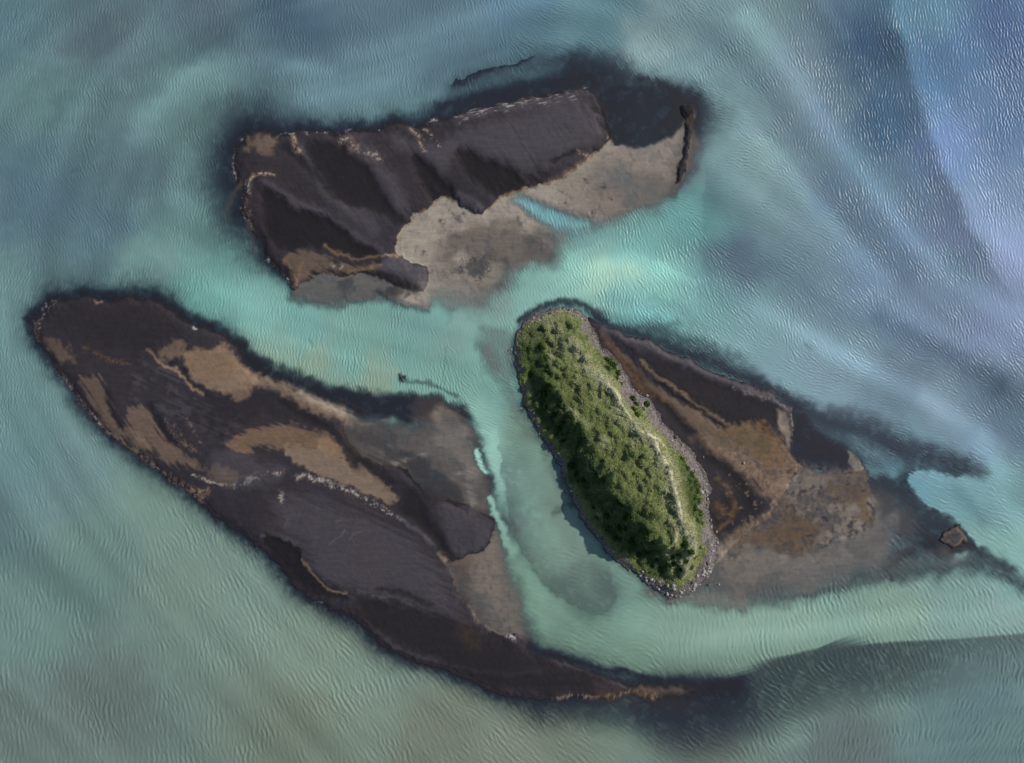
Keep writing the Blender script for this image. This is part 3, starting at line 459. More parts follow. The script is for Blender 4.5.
amp *= 1 - .18 * sstep(680, 860, PX) * sstep(560, 420, PY)
amp *= 1 - .55 * poly([(500,640),(470,560),(495,500),(500,420),(460,350),(420,300),(520,300),(520,350),(620,570),(680,620),(600,650)], 40)
zw = (rip * amp * .9).astype(np.float32)
opac = np.clip(1 - np.exp(-K * np.maximum(depth + .8 * zw * sstep(.03, .3, depth) * .45, 0)), 0, 1)
opac = np.clip(opac * 1.02 + .10 * sstep(0, .12, depth) * (1 - np.clip(grey + silt, 0, .9)), 0, 1)
shal = sstep(.88, .10, opac)[..., None]                                  # clear shallows carry less silt
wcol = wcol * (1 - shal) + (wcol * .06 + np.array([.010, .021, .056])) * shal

# ------------------------------------------------------------------ mesh helpers
def wxy(px, py): return (np.asarray(px) - 512) * MPP, (381.5 - np.asarray(py)) * MPP
nyg, nxg = np.gradient(Hm, STEP * MPP)
NRM = np.stack([-nxg, nyg, np.ones_like(Hm)], -1); NRM /= np.linalg.norm(NRM, axis=-1, keepdims=True)
def link(o, parent=None, loc=None):
    col.objects.link(o)
    if parent is not None: o.parent = parent
    return o
def newmesh(name, verts, faces_flat, nper, smooth=True):
    me = bpy.data.meshes.new(name); nv = len(verts); nf = len(faces_flat) // nper
    me.vertices.add(nv); me.vertices.foreach_set('co', np.ascontiguousarray(verts, dtype=np.float32).ravel())
    me.loops.add(nf * nper); me.loops.foreach_set('vertex_index', np.ascontiguousarray(faces_flat, dtype=np.int32).ravel())
    me.polygons.add(nf); me.polygons.foreach_set('loop_start', np.arange(nf, dtype=np.int32) * nper)
    me.polygons.foreach_set('use_smooth', np.full(nf, smooth, dtype=bool))
    me.update(calc_edges=True); return me
def setcol(me, name, arr):
    a = me.attributes.new(name, 'FLOAT_COLOR', 'POINT'); a.data.foreach_set('color', np.ascontiguousarray(arr, dtype=np.float32).ravel())
def sheet(name, z, facemask, attrs, mat, parent=None, normals=None, origin=(0, 0, 0)):
    """the faces of the survey grid chosen by facemask, as one mesh object"""
    ii, jj = np.nonzero(facemask); a = ii * W + jj
    q = np.stack([a + W, a + W + 1, a + 1, a], 1)
    used, inv = np.unique(q, return_inverse=True); inv = inv.reshape(-1)
    x, y = wxy(PX.ravel()[used], PY.ravel()[used])
    co = np.stack([x - origin[0], y - origin[1], z.ravel()[used] - origin[2]], 1)
    me = newmesh(name, co, inv, 4)
    for k, v in attrs.items(): setcol(me, k, v.reshape(-1, 4)[used])
    if normals is not None: me.normals_split_custom_set_from_vertices(normals.reshape(-1, 3)[used].tolist())
    me.materials.append(mat); o = bpy.data.objects.new(name, me); return link(o, parent)
def tag(o, label=None, cat=None, group=None, kind=None):
    if label: o['label'] = label
    if cat: o['category'] = cat
    if group: o['group'] = group
    if kind: o['kind'] = kind
    return o
def empty(name, loc):
    o = bpy.data.objects.new(name, None); o.empty_display_size = 1; o.location = loc; col.objects.link(o); return o

# ------------------------------------------------------------------ materials
class N:
    def __init__(s, name):
        s.m = bpy.data.materials.new(name); s.m.use_nodes = True; s.t = s.m.node_tree; s.t.nodes.clear()
    def n(s, typ, **kw):
        o = s.t.nodes.new(typ)
        for k, v in kw.items():
            if k in o.inputs: o.inputs[k].default_value = v
            else: setattr(o, k, v)
        return o
    def l(s, a, b): s.t.links.new(a, b)
    def mix(s, fac, a, b, blend='MIX'):
        o = s.t.nodes.new('ShaderNodeMix'); o.data_type = 'RGBA'; o.blend_type = blend
        for v, i in ((fac, 0), (a, 6), (b, 7)):
            if hasattr(v, 'links') or hasattr(v, 'is_linked'): s.l(v, o.inputs[i])
            else: o.inputs[i].default_value = v if i == 0 else (*v, 1)
        return o.outputs[2]
    def math(s, op, a, b=0.0, c=None):
        o = s.t.nodes.new('ShaderNodeMath'); o.operation = op
        for v, i in ((a, 0), (b, 1)) + (((c, 2),) if c is not None else ()):
            if hasattr(v, 'is_linked'): s.l(v, o.inputs[i])
            else: o.inputs[i].default_value = v
        return o.outputs[0]
    def noise(s, scale, detail=4, rough=.6, vec=None, dist=0):
        o = s.n('ShaderNodeTexNoise'); o.inputs['Scale'].default_value = scale; o.inputs['Detail'].default_value = detail; o.inputs['Roughness'].default_value = rough; o.inputs['Distortion'].default_value = dist
        if vec is not None: s.l(vec, o.inputs['Vector'])
        return o.outputs['Fac']
    def coords(s, scale=(1, 1, 1), rot=0):
        g = s.n('ShaderNodeNewGeometry'); m = s.n('ShaderNodeMapping'); m.inputs['Scale'].default_value = scale; m.inputs['Rotation'].default_value = (0, 0, rot)
        s.l(g.outputs['Position'], m.inputs['Vector']); return m.outputs['Vector']
    def out(s, sh): o = s.n('ShaderNodeOutputMaterial'); s.l(sh, o.inputs['Surface']); return s.m

def mat_ground():
    b = N('river_sand')
    a1 = b.n('ShaderNodeAttribute', attribute_name='soil_a'); a2 = b.n('ShaderNodeAttribute', attribute_name='soil_b')
    s1 = b.n('ShaderNodeSeparateColor'); s2 = b.n('ShaderNodeSeparateColor'); b.l(a1.outputs['Color'], s1.inputs[0]); b.l(a2.outputs['Color'], s2.inputs[0])
    P = b.coords(); PS = b.coords((.25, 1.6, 1), R(35)); 
    n1 = b.noise(.9, 6, .65, P); n2 = b.noise(5, 4, .7, P); n3 = b.noise(.8, 5, .6, PS, .4)
    c = b.mix(0, (.0225, .0188, .0250), (0, 0, 0))
    var = b.math('MULTIPLY_ADD', b.math('SUBTRACT', n1, .5), .55, 1.0); var = b.math('ADD', var, b.math('MULTIPLY', b.math('SUBTRACT', n2, .5), .5)); var = b.math('ADD', var, b.math('MULTIPLY', b.math('SUBTRACT', n3, .5), .7))
    c = b.mix(b.math('MULTIPLY', b.math('SMOOTH_MIN', b.math('MAXIMUM', b.math('MULTIPLY_ADD', b.noise(.07, 5, .6, P), 4.0, -1.7), 0.0), 1.0, .1), .38), c, (.034, .0235, .0195))
    c = b.mix(a1.outputs['Alpha'], c, (.076, .067, .079))            # dry pale sand
    c = b.mix(s2.outputs[0], c, (.0095, .0075, .0092))                 # wet black sand
    c = b.mix(s1.outputs[0], c, (.215, .145, .095))                  # tan silt
    c = b.mix(s2.outputs[1], c, (.47, .395, .31))                  # grey silt
    c = b.mix(s1.outputs[1], c, (.135, .074, .028))                  # ochre stain
    c = b.mix(s2.outputs[2], c, (.075, .062, .032))                  # algae
    c = b.mix(s1.outputs[2], c, (.40, .36, .34))                     # pale crust and froth
    c = b.mix(1.0, c, b.combine(var), 'MULTIPLY') if False else c
    v = b.n('ShaderNodeVectorMath', operation='SCALE'); b.l(c, v.inputs[0]); b.l(var, v.inputs['Scale'])
    p = b.n('ShaderNodeBsdfPrincipled', Roughness=.85); b.l(v.outputs[0], p.inputs['Base Color']); p.inputs['Specular IOR Level'].default_value = .25
    bp = b.n('ShaderNodeBump', Strength=.3, Distance=.06); b.l(b.math('ADD', n1, b.math('MULTIPLY', n2, .35)), bp.inputs['Height']); b.l(bp.outputs[0], p.inputs['Normal'])
    return b.out(p.outputs[0])
def mat_water():
    b = N('glacial_water')
    a = b.n('ShaderNodeAttribute', attribute_name='water')
    P = b.coords(); n = b.noise(2.2, 3, .6, P); n2 = b.noise(.25, 5, .6, P)
    bp = b.n('ShaderNodeBump', Strength=.5, Distance=.05); b.l(n, bp.inputs['Height'])
    v = b.n('ShaderNodeVectorMath', operation='SCALE'); b.l(a.outputs['Color'], v.inputs[0]); b.l(b.math('MULTIPLY_ADD', n2, .16, .92), v.inputs['Scale'])
    d = b.n('ShaderNodeBsdfDiffuse'); b.l(v.outputs[0], d.inputs['Color']); b.l(bp.outputs[0], d.inputs['Normal'])
    t = b.n('ShaderNodeBsdfTransparent', Color=(.95, .97, .98, 1))
    m = b.n('ShaderNodeMixShader'); b.l(a.outputs['Alpha'], m.inputs[0]); b.l(t.outputs[0], m.inputs[1]); b.l(d.outputs[0], m.inputs[2])
    g = b.n('ShaderNodeBsdfGlossy', Roughness=.38); b.l(bp.outputs[0], g.inputs['Normal'])
    ge = b.n('ShaderNodeNewGeometry'); dp = b.n('ShaderNodeVectorMath', operation='DOT_PRODUCT'); b.l(bp.outputs[0], dp.inputs[0]); b.l(ge.outputs['Incoming'], dp.inputs[1])
    fr = b.math('MULTIPLY_ADD', b.math('POWER', b.math('SUBTRACT', 1.0, b.math('MINIMUM', b.math('ABSOLUTE', dp.outputs['Value']), 1.0)), 5.0), .98, .021)
    m2 = b.n('ShaderNodeMixShader'); b.l(fr, m2.inputs[0]); b.l(m.outputs[0], m2.inputs[1]); b.l(g.outputs[0], m2.inputs[2])
    return b.out(m2.outputs[0])
def mat_shingle():
    b = N('shingle'); P = b.coords()
    vo = b.n('ShaderNodeTexVoronoi', Scale=2.6); b.l(P, vo.inputs['Vector'])
    sep = b.n('ShaderNodeSeparateColor'); b.l(vo.outputs['Color'], sep.inputs[0])
    n = b.noise(1.2, 4, .6, P)
    c = b.mix(sep.outputs[0], (.034, .030, .031), (.19, .17, .17)); c = b.mix(b.math('MULTIPLY', n, .8), c, (.10, .068, .05))
    p = b.n('ShaderNodeBsdfPrincipled', Roughness=.8); b.l(c, p.inputs['Base Color'])
    bp = b.n('ShaderNodeBump', Strength=.8, Distance=.15); b.l(b.math('SUBTRACT', 1.0, vo.outputs['Distance']), bp.inputs['Height']); b.l(bp.outputs[0], p.inputs['Normal'])
    return b.out(p.outputs[0])
def mat_turf():
    b = N('turf'); a = b.n('ShaderNodeAttribute', attribute_name='turf'); P = b.coords(); n = b.noise(1.6, 6, .7, P); n2 = b.noise(6, 3, .6, P)
    v = b.n('ShaderNodeVectorMath', operation='SCALE'); b.l(a.outputs['Color'], v.inputs[0]); b.l(b.math('ADD', b.math('MULTIPLY', n, .7), b.math('MULTIPLY', n2, .4)), v.inputs['Scale'])
    p = b.n('ShaderNodeBsdfPrincipled', Roughness=.9); b.l(v.outputs[0], p.inputs['Base Color']); p.inputs['Specular IOR Level'].default_value = .15
    bp = b.n('ShaderNodeBump', Strength=.8, Distance=.3); b.l(b.math('ADD', n, b.math('MULTIPLY', n2, .4)), bp.inputs['Height']); b.l(bp.outputs[0], p.inputs['Normal'])
    return b.out(p.outputs[0])
def mat_leaf():
    b = N('leaves'); a = b.n('ShaderNodeAttribute', attribute_name='leaf')
    d = b.n('ShaderNodeBsdfDiffuse'); b.l(a.outputs['Color'], d.inputs['Color']); t = b.n('ShaderNodeBsdfTranslucent'); b.l(a.outputs['Color'], t.inputs['Color'])
    m = b.n('ShaderNodeMixShader'); m.inputs[0].default_value = .22; b.l(d.outputs[0], m.inputs[1]); b.l(t.outputs[0], m.inputs[2]); return b.out(m.outputs[0])
def mat_plain(name, c1, c2, scale, rough=.8):
    b = N(name); P = b.coords(); c = b.mix(b.noise(scale, 5, .65, P), c1, c2)
    p = b.n('ShaderNodeBsdfPrincipled', Roughness=rough); b.l(c, p.inputs['Base Color'])
    bp = b.n('ShaderNodeBump', Strength=.5, Distance=.06); b.l(b.noise(scale * 2, 4, .6, P), bp.inputs['Height']); b.l(bp.outputs[0], p.inputs['Normal']); return b.out(p.outputs[0])
M_G, M_W, M_S, M_T, M_L = mat_ground(), mat_water(), mat_shingle(), mat_turf(), mat_leaf()

# ------------------------------------------------------------------ the ground sheets
soil = {'soil_a': np.stack([silt, ochre, crust, pale], -1), 'soil_b': np.stack([dark, grey, olive, np.ones_like(dark)], -1)}
fc = lambda a: .25 * (a[:-1, :-1] + a[1:, :-1] + a[:-1, 1:] + a[1:, 1:])
fA, fB, fC, fD, fE, fF, fG = [fc(d) for d in (dA, dB, dC, dD, dE, dF, dG)]
own = np.zeros(fA.shape, np.int32); SK = -3.5
own[fD > SK] = 4; own[fA > SK] = 1; own[fB > SK] = 2; own[fE > SK] = 5; own[fF > SK] = 6; own[fC > -1.0] = 3
def at(px, py):                          # height of the ground
    i = int(round((py - Y0) / STEP)); j = int(round((px - X0) / STEP)); return float(Hm[i, j])
def base(px, py): x, y = wxy(px, py); return (float(x), float(y), 0.0)
def outer_ring(name, z, attrs, mat):     # carries the sheet on to the horizon on every side
    far = np.array([0, 40, 120, 400, 1500, 6000, 24000]) / 1.0
    vs, fs, at_ = [], [], {k: [] for k in attrs}
    sides = [(np.arange(W), np.zeros(W, int), (0, -1)), (np.arange(W), np.full(W, Hh - 1), (0, 1)), (np.zeros(Hh, int), np.arange(Hh), (-1, 0)), (np.full(Hh, W - 1), np.arange(Hh), (1, 0))]
    for jx, iy, (sx, sy) in sides:
        k = 8; sel = np.unique(np.r_[np.arange(0, len(jx), k), len(jx) - 1]); jx, iy = jx[sel], iy[sel]; n = len(jx); b0 = len(vs) and sum(len(v) for v in vs) or 0
        for r, f in enumerate(far):
            px = PX[iy, jx]; py = PY[iy, jx]; s = 1 + f / 500
            qx = px + sx * f if sx else 512 + (px - 512) * s; qy = py + sy * f if sy else 381 + (py - 381) * s
            if sx: qx = 512 + (px - 512) * s
            if sy: qy = 381 + (py - 381) * s
            x, y = wxy(qx, qy); vs.append(np.stack([x, y, z[iy, jx] * (1 if r == 0 else .0) + (z[iy, jx].mean() if r else 0)], 1))
            for kk, v in attrs.items(): at_[kk].append(v[iy, jx] if r < 2 else v[iy, jx] * max(0, 1 - r * .2) + v[iy, jx].mean(0) * min(1, r * .2))
        for r in range(len(far) - 1):
            for c in range(n - 1):
                q = [b0 + r * n + c, b0 + r * n + c + 1, b0 + (r + 1) * n + c + 1, b0 + (r + 1) * n + c]
                flip = (sy == 1) or (sx == -1)
                fs.append(q[::-1] if not flip else q)
    return np.concatenate(vs), np.array(fs), {k: np.concatenate(v) for k, v in at_.items()}
def with_ring(o, z, attrs, mat):
    v, f, a = outer_ring(o.name, z, attrs, mat)
    me = newmesh('outer', v, f.ravel(), 4)
    for k, val in a.items(): setcol(me, k, val)
    me.materials.append(mat); r = bpy.data.objects.new('outer', me); col.objects.link(r)
    with bpy.context.temp_override(active_object=o, object=o, selected_objects=[o, r], selected_editable_objects=[o, r]): bpy.ops.object.join()
    return o
bed = sheet('riverbed', Hm, own == 0, soil, M_G); with_ring(bed, Hm, soil, M_G); tag(bed, kind='structure')
full = np.ones(own.shape, bool); deep_land = fc((land < 4).astype(np.float32)) > 0
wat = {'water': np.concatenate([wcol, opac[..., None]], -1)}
wyg, wxg = np.gradient(zw, STEP * MPP)
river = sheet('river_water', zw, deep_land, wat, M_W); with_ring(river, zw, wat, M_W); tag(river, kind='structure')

def pan(pts): return fc(sdf(pts, 20)) > 0
def bar(name, idx, origin_px, label, cat, parts):
    o3 = base(*origin_px); root = empty(name, o3); tag(root, label, cat); m = own == idx
    for pn, mask, plabel in parts:
        k = m & mask; m = m & ~mask
        if k.sum() == 0: continue
        o = sheet(pn, Hm, k, soil, M_G, root, NRM, o3)
        if plabel: o['label'] = plabel
    if m.sum(): sheet('black_sand', Hm, m, soil, M_G, root, NRM, o3)
    return root
bar('sandbar', 1, (420, 180), 'upper broad black sandbar with pale streaks and a sandy bay below', 'sandbar', [])
bar('sandbar', 2, (270, 480), 'longest black sandbar, slanting, with several tan silt pans', 'sandbar',
    [('silt_pan', pan(pans['a']), 'tan silt pan with smooth surface'), ('silt_pan', pan(pans['b']), 'grey brown silt strip along the water'), ('silt_pan', pan(pans['c']), 'ochre stained silt pan'), ('silt_pan', pan(pans['d']), 'long grey tan silt pan'), ('silt_pan', pan(pans['e']), None), ('silt_pan', pan(pans['f']), None)])
bar('sand_spit', 4, (740, 440), 'brown and tan sand spit joined to the stony side of the grassy island', 'sand spit',
    [('dune_ridge', pan([(605,326),(640,334),(700,362),(760,384),(790,404),(795,430),(792,452),(782,437),(750,424),(728,422),(700,405),(668,387),(648,372),(632,352)]), 'dark smooth dune ridge'), ('algae_flat', pan([(725,428),(780,436),(800,466),(868,476),(876,514),(850,540),(795,558),(755,545),(760,520),(775,490),(740,455)]), 'wet flat stained ochre')])
bar('sandbar', 5, (954, 537), 'tiny brown diamond shaped sandbar alone in dark shallows', 'sandbar', [])
bar('sandbar', 6, (688, 140), 'thin crooked dark sand ridge beside the upper sandbar', 'sandbar', [])

# ------------------------------------------------------------------ the grassy island
o3 = base(612, 455); isl = empty('grassy_island', o3); tag(isl, 'green grassy island with steep shaded bank and stony beach', 'island')
gm = (own == 3) & (fG > 0)
straw, deepg = Z(), Z()
for p, w, a in ((CREST[:6], 5, .55), (CREST[4:], 2.8, 1.0), (CREST[2:], 10, .6), ([(548,328),(560,340),(578,358),(590,372)], 8, .45), ([(652,452),(662,470),(668,500),(674,520),(690,532)], 9, .5), ([(600,380),(612,405),(622,425),(640,440)], 5, .35), ([(640,430),(655,436),(664,445)], 3, .5), ([(672,520),(664,535),(662,545)], 3, .4)): put(straw, stroke(p, w) * grain(-1.8, .6), a)
put(straw, np.exp(-((cd - 4) / 6.0) ** 2) * (gG > 0) * sstep(.1, .3, calong), .45)
put(straw, sstep(.4, 1.8, MED) * sstep(-40, -5, cd), .4); put(straw, stroke([(530,335),(545,322),(560,318)], 8), .3)
for x, y, r in ((551,354,3),(589,464,5),(583,420,5),(570,415,4),(598,513,4),(640,340,3),(618,400,2),(567,412,5),(600,440,5)): put(straw, stroke([(x, y), (x + 2, y + 3)], r) * grain(-1.2, .6), .8)
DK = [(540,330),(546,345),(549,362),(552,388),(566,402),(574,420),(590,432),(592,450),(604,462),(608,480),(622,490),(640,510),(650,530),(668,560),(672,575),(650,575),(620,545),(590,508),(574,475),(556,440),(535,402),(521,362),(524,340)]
put(deepg, poly(DK, 6, 3.5), .8); put(deepg, sstep(.5, 2.0, -MED), .28)  # dark scrub, deepened by the western bank's shade painted into the grass
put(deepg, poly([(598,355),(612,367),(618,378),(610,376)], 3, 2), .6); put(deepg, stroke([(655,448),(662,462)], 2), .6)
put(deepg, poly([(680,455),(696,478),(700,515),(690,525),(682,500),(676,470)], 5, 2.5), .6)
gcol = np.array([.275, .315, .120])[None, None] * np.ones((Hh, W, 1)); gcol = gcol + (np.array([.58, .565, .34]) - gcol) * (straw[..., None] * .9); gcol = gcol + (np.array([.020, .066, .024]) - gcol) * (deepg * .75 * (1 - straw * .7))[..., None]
pth = np.clip(stroke(CREST[4:], 2.4, 2.0, sharp=2) + .8 * stroke([(645,433),(655,437),(663,446)], 1.4) + .8 * stroke([(672,520),(664,534),(662,546)], 1.2), 0, 1)[..., None]
pth = pth * (.35 + .65 * sstep(-1.2, .6, FINE + MED * .5)[..., None])
gcol = gcol * (1 - pth) + np.array([.70, .67, .45]) * pth * (.75 + .25 * np.clip(FINE + .5, 0, 1)[..., None])
turf = {'turf': np.concatenate([gcol, np.ones((Hh, W, 1))], -1)}
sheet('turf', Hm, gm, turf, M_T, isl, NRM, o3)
sheet('shingle_beach', Hm, (own == 3) & ~gm, {}, M_S, isl, NRM, o3)
# tussocks: one cover of many leaves, nobody could count it
def tufts(n, blades, inside, rmin, rmax, wid, hmin, hmax, seed):
    g = np.random.default_rng(seed); xs = g.uniform(512, 708, n * 4); ys = g.uniform(312, 592, n * 4)
    ii = ((ys - Y0) / STEP).astype(int); jj = ((xs - X0) / STEP).astype(int); ok = inside[ii, jj]; xs, ys, ii, jj = [v[ok][:n] for v in (xs, ys, ii, jj)]
    n = len(xs); X, Y = wxy(xs, ys); Zb = Hm[ii, jj]
    az = g.uniform(0, 2 * np.pi, (n, blades)); L = g.uniform(rmin, rmax, (n, blades)); hh = g.uniform(hmin, hmax, (n, 1)) * g.uniform(.5, 1.1, (n, blades)); w = wid * g.uniform(.6, 1.3, (n, blades))
    cx, sx = np.cos(az), np.sin(az); bx = X[:, None] + cx * .05; by = Y[:, None] + sx * .05; bz = Zb[:, None] - .03 + 0 * az
    mx, my, mz = bx + cx * L * .45, by + sx * L * .45, bz + hh * .8
    tx, ty, tz = bx + cx * L, by + sx * L, bz + hh
    v = np.stack([np.stack([bx, by, bz], -1), np.stack([mx - sx * w, my + cx * w, mz], -1), np.stack([tx, ty, tz], -1), np.stack([mx + sx * w, my - cx * w, mz], -1)], 2)   # n,blades,4,3
    c = gcol[ii, jj]; c = c * np.exp(g.normal(0, .22, (n, 1))); c = c * (1 + g.normal(0, .05, (n, 3)))
    c = np.clip(c, .004, .5)[:, None, None, :] * np.ones((1, blades, 4, 1)) * g.uniform(.8, 1.2, (n, blades, 1, 1))
    return v.reshape(-1, 3), np.concatenate([c.reshape(-1, 3), np.ones((c.size // 3, 1))], 1)
ing = dG > .5
path = stroke(CREST[4:], 1.7, 1.5, sharp=3) + stroke([(645,433),(655,437),(663,446)], 1.3) + stroke([(672,520),(664,534),(662,546)], 1.1); ing = ing & (path < .45)
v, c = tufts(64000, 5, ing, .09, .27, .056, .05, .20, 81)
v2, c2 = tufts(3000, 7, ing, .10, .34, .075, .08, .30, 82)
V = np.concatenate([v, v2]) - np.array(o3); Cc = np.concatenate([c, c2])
me = newmesh('tussock_grass', V, np.arange(len(V)), 4, False); setcol(me, 'leaf', Cc); me.materials.append(M_L)
gr = link(bpy.data.objects.new('tussock_grass', me), isl); gr['kind'] = 'stuff'

# shrubs
def shrub_mesh(seed, dark_):
    g = np.random.default_rng(seed); n = 260
    d = g.normal(size=(n, 3)); d /= np.linalg.norm(d, axis=1, keepdims=True); d[:, 2] = np.abs(d[:, 2]); r = g.uniform(.45, 1, (n, 1)) ** .6
    lump = 1 + .3 * np.sin(d[:, :1] * 5 + seed) * np.cos(d[:, 1:2] * 4 + seed * 2)
    p = d * r * lump * np.array([1, 1, .75]); t = np.cross(d, g.normal(size=(n, 3))); t /= np.linalg.norm(t, axis=1, keepdims=True); u = np.cross(d, t); s = g.uniform(.12, .24, (n, 1))
    v = np.stack([p - t * s, p + u * s * .6, p + t * s, p - u * s * .6], 1).reshape(-1, 3)
    base_ = np.array([.030, .060, .014]) if dark_ else np.array([.11, .125, .045])
    c = base_ * np.exp(g.normal(0, .3, (n, 1, 1))) * np.ones((1, 4, 3))
    me = newmesh('shrub', v, np.arange(len(v)), 4, False); setcol(me, 'leaf', np.concatenate([c.reshape(-1, 3), np.ones((n * 4, 1))], 1)); me.materials.append(M_L); return me
SHD = [shrub_mesh(s, True) for s in (1, 2, 3)]; SHL = [shrub_mesh(s, False) for s in (4, 5)]
def shrub(px, py, r, meshes, label, group):
    o = bpy.data.objects.new('shrub', random.choice(meshes)); x, y = wxy(px, py); o.location = (float(x), float(y), at(px, py) - .05); o.scale = (r * random.uniform(.85, 1.15), r * random.uniform(.85, 1.15), r * random.uniform(.7, 1)); o.rotation_euler = (0, 0, random.uniform(0, 6.28)); col.objects.link(o); tag(o, label, 'shrub', group)
for px, py, r in ((608,362,1.3),(613,366,1.2),(606,369,1.1),(617,373,1.1),(615,378,.9),(620,384,.8)): shrub(px, py, r, SHD, 'dark green shrub in the thicket at the upper stony edge of the island', 'dark shrubs at the upper stony edge')
for px, py, r in ((632,399,1.1),(635,404,.9),(631,409,1.0),(634,414,1.0),(646,404,.9),(642,409,.6)): shrub(px, py, r, SHD, 'dark green shrub between the pale crest and the eastern shingle', 'dark shrubs below the crest')
for px, py, r in ((680,459,.8),(684,467,.9),(689,473,.9),(692,482,1.0),(695,490,1.0),(690,495,.9),(696,500,1.1),(691,506,1.0),(697,511,1.0),(693,518,.9),(699,522,.9),(686,487,.8),(684,478,.8)): shrub(px, py, r, SHD, 'dark green shrub on the eastern slope close to the shingle', 'dark shrubs on the eastern slope')
for px, py, r in ((678,538,.9),(684,545,1.0),(675,549,1.0),(690,552,.9),(681,556,1.0),(672,560,.9),(687,563,.9),(668,553,.8),(694,543,.8),(678,566,.8)): shrub(px, py, r, SHD, 'dark green shrub on the southern end among pale grass', 'dark shrubs on the southern end')
g = random.Random(4)
dkm = poly(DK, 2) > .6
k = 0
while k < 60:
    px, py = g.uniform(520, 670), g.uniform(335, 575)
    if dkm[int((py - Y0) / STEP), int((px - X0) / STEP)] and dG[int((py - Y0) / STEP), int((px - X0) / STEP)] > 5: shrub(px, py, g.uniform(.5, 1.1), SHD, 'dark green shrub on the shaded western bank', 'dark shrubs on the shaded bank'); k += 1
for px, py, r, lb in ((540,394,.9,'pale bleached shrub standing out of the dark western bank'), (589,464,1.0,'pale yellowish shrub in the middle of the dark bank'), (568,417,.9,'pale olive shrub at the upper edge of the dark bank'), (597,518,.9,'pale shrub low on the dark bank near the water')): shrub(px, py, r, SHL, lb, None)

# boulders
def rock_mesh(seed):
    import bmesh
    g = random.Random(seed); bm = bmesh.new(); bmesh.ops.create_icosphere(bm, subdivisions=2, radius=1)
    pl = [(g.gauss(0, 1), g.gauss(0, 1), g.gauss(0, 1), g.uniform(.55, .85)) for _ in range(9)]
    for v_ in bm.verts:
        for a, b_, c_, d_ in pl:
            L = math.sqrt(a * a + b_ * b_ + c_ * c_); s = (v_.co.x * a + v_.co.y * b_ + v_.co.z * c_) / L
            if s > d_: v_.co.x -= (s - d_) * a / L; v_.co.y -= (s - d_) * b_ / L; v_.co.z -= (s - d_) * c_ / L
        v_.co.z *= .7
    me_ = bpy.data.meshes.new('boulder'); bm.to_mesh(me_); bm.free(); return me_
M_R1 = mat_plain('pale_stone', (.18, .172, .168), (.37, .355, .345), 3); M_R2 = mat_plain('dark_stone', (.035, .032, .034), (.12, .10, .095), 3); M_R3 = mat_plain('brown_stone', (.13, .09, .07), (.26, .19, .15), 3)
RK = {}
for nm, mt in (('pale', M_R1), ('dark', M_R2), ('brown', M_R3)):
    RK[nm] = [rock_mesh(s + len(nm) * 10) for s in range(3)]
    for m_ in RK[nm]: m_.materials.append(mt)
def boulder(px, py, r, kind, label, group=None, name='boulder'):
    o = bpy.data.objects.new(name, g.choice(RK[kind])); x, y = wxy(px, py); o.location = (float(x), float(y), max(at(px, py), -.12) + r * .22); r *= g.choice((.6, .75, .9, 1.0)); o.scale = (r * g.uniform(.8, 1.25), r * g.uniform(.75, 1.1), r * g.uniform(.7, 1)); o.rotation_euler = (g.uniform(-.3, .3), g.uniform(-.3, .3), g.uniform(0, 6.28)); col.objects.link(o); tag(o, label, 'boulder', group)
def line_pts(pts, n, jit):
    q = spline(pts, False, 6)
    for _ in range(n):
        t = g.uniform(0, len(q) - 1.001); i = int(t); f = t - i; p = q[i] * (1 - f) + q[i + 1] * f; yield p[0] + g.gauss(0, jit), p[1] + g.gauss(0, jit)
def kinds(w): return g.choices(['pale', 'brown', 'dark'], w)[0]
WORD = {'pale': 'pale grey', 'brown': 'brown', 'dark': 'dark'}
EB = [(588,328),(596,345),(612,362),(622,378),(636,394),(650,410),(666,432),(684,453),(700,470),(704,490),(704,510),(709,528),(715,545)]
for px, py in line_pts(EB, 80, 2.2):
    kd = kinds((7, 2, 1)); boulder(px, py, g.choice((.22, .28, .34, .42)), kd, f'{WORD[kd]} stone on the narrow eastern shingle beach of the island', f'{kd} stones on the eastern beach')
for px, py in line_pts([(716,540),(712,560),(704,575),(690,586),(672,592),(655,584),(640,573)], 75, 3.6):
    kd = kinds((6, 2, 2)); boulder(px, py, g.choice((.26, .34, .42, .55)), kd, f'{WORD[kd]} stone on the wide stony southern tip of the island', f'{kd} stones on the southern tip')
for px, py in line_pts([(586,320),(572,312),(556,311),(540,318),(526,328),(517,342),(515,356)], 50, 2.0):
    kd = kinds((4, 3, 2)); boulder(px, py, g.choice((.22, .28, .34)), kd, f'{WORD[kd]} stone around the rounded northern tip of the island', f'{kd} stones on the northern tip')
for px, py in line_pts([(519,384),(530,408),(548,440),(560,464),(570,490),(580,513),(598,535),(618,556)], 45, 1.4):
    kd = kinds((2, 3, 4)); boulder(px, py, g.choice((.26, .34, .44)), kd, f'{WORD[kd]} stone at the shaded foot of the western bank', f'{kd} stones under the western bank')
for px, py, r, kd, lb in ((675.5,437,.65,'dark','dark lone boulder on pale shingle beside the brown sand'), (709,584.5,.6,'dark','dark boulder just off the southern tip of the island'), (719,584.5,.45,'pale','pale boulder alone in the shallows off the southern tip'), (743,463,.45,'pale','pale boulder alone on the tan silt of the spit'), (571,491,.5,'pale','pale pinkish boulder at the waterline under the western bank'), (703,457,.3,'brown','brown stone alone on the dark brown sand band')):
    boulder(px, py, r, kd, lb)

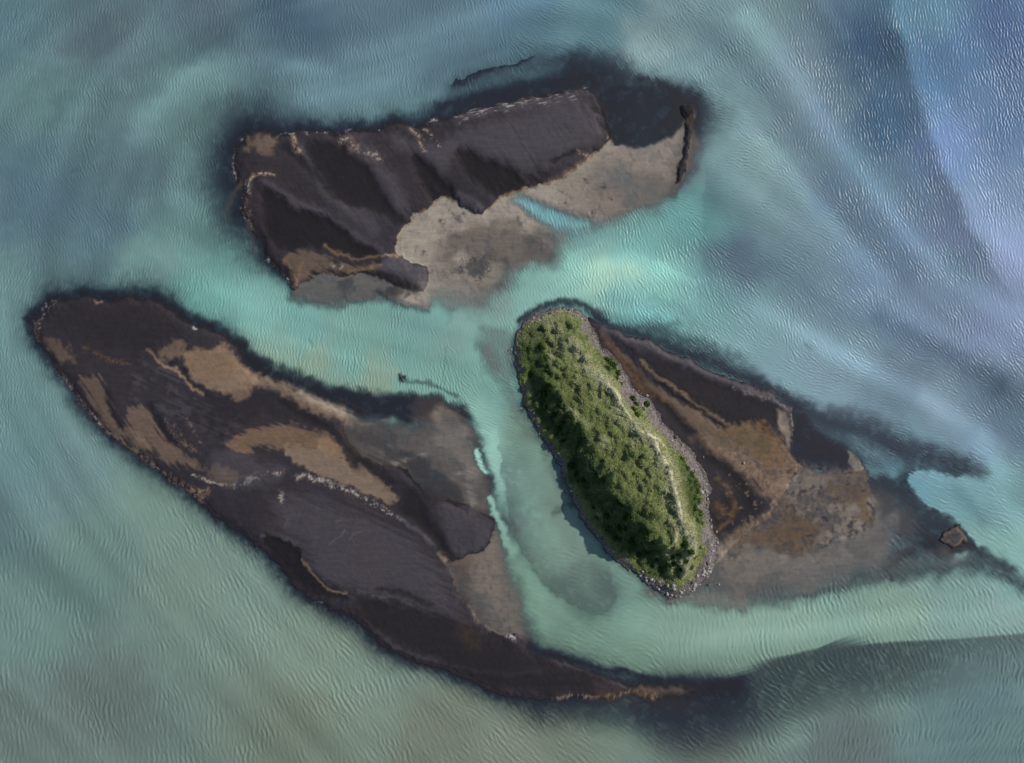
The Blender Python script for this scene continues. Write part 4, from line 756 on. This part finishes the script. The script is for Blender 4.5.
# drift branches lying in the shallows west of the island
M_D = mat_plain('wet_wood', (.03, .022, .016), (.08, .06, .045), 4)
def branch(px, py, ang, L, label):
    import bmesh
    bm = bmesh.new()
    def limb(p, a, l, r, depth_):
        n = 5; rings = []; x, y, z = p; aa = a
        for k_ in range(n + 1):
            rr = r * (1 - .75 * k_ / n); ring = []
            for s in range(6):
                th = s * math.pi / 3; ring.append(bm.verts.new((x - math.sin(aa) * rr * math.cos(th), y + math.cos(aa) * rr * math.cos(th), z + rr * math.sin(th))))
            rings.append(ring)
            if depth_ and k_ in (2, 3): limb((x, y, z), aa + g.choice((-.8, .8)), l * .45, rr * .7, depth_ - 1)
            aa += g.uniform(-.25, .25); x += math.cos(aa) * l / n; y += math.sin(aa) * l / n; z += l * .012
        for a_, b_ in zip(rings, rings[1:]):
            for s in range(6): bm.faces.new((a_[s], a_[(s + 1) % 6], b_[(s + 1) % 6], b_[s]))
        bm.faces.new(rings[0][::-1]); bm.faces.new(rings[-1])
    limb((0, 0, 0), ang, L, .16, 1)
    me_ = bpy.data.meshes.new('drift_branch'); bm.to_mesh(me_); bm.free(); me_.materials.append(M_D)
    o = bpy.data.objects.new('drift_branch', me_); x, y = wxy(px, py); o.location = (float(x), float(y), .02); col.objects.link(o); tag(o, label, 'branch')
branch(529, 408, R(200), 3.0, 'dark forked branch reaching into the water from the shaded bank')
branch(400, 375, R(-50), 2.2, 'dark snag in the turquoise channel above the longest sandbar')

# ------------------------------------------------------------------ light, sky, camera
EL, AZ = 35.0, 23.0                       # sun elevation; AZ = degrees north of plan east
sd = bpy.data.lights.new('sun', 'SUN'); sd.energy = 4.6; sd.angle = R(.53); sd.color = (1, .95, .87)
so = bpy.data.objects.new('sun', sd); col.objects.link(so)
from mathutils import Vector
dirv = Vector((math.cos(R(EL)) * math.cos(R(AZ)), math.cos(R(EL)) * math.sin(R(AZ)), math.sin(R(EL))))
so.rotation_euler = dirv.to_track_quat('Z', 'Y').to_euler(); so.location = dirv * 100
w = bpy.data.worlds.new('World'); scene.world = w; w.use_nodes = True; nt = w.node_tree
sky = nt.nodes.new('ShaderNodeTexSky'); sky.sky_type = 'NISHITA'; sky.sun_disc = False; sky.sun_elevation = R(EL); sky.sun_rotation = R(90 - AZ)
nt.links.new(sky.outputs[0], nt.nodes['Background'].inputs[0]); nt.nodes['Background'].inputs[1].default_value = .11
cd_ = bpy.data.cameras.new('camera'); cd_.sensor_width = 36; cd_.lens = 36 * 200 / 256; cd_.clip_start = 1; cd_.clip_end = 30000
co = bpy.data.objects.new('camera', cd_); co.location = (0, 0, 200); col.objects.link(co); scene.camera = co
vs_ = scene.view_settings; vs_.view_transform = 'Standard'; vs_.look = 'None'; vs_.exposure = 0; vs_.gamma = 1; vs_.use_curve_mapping = False
scene.cycles.max_bounces = 6; scene.cycles.transparent_max_bounces = 8
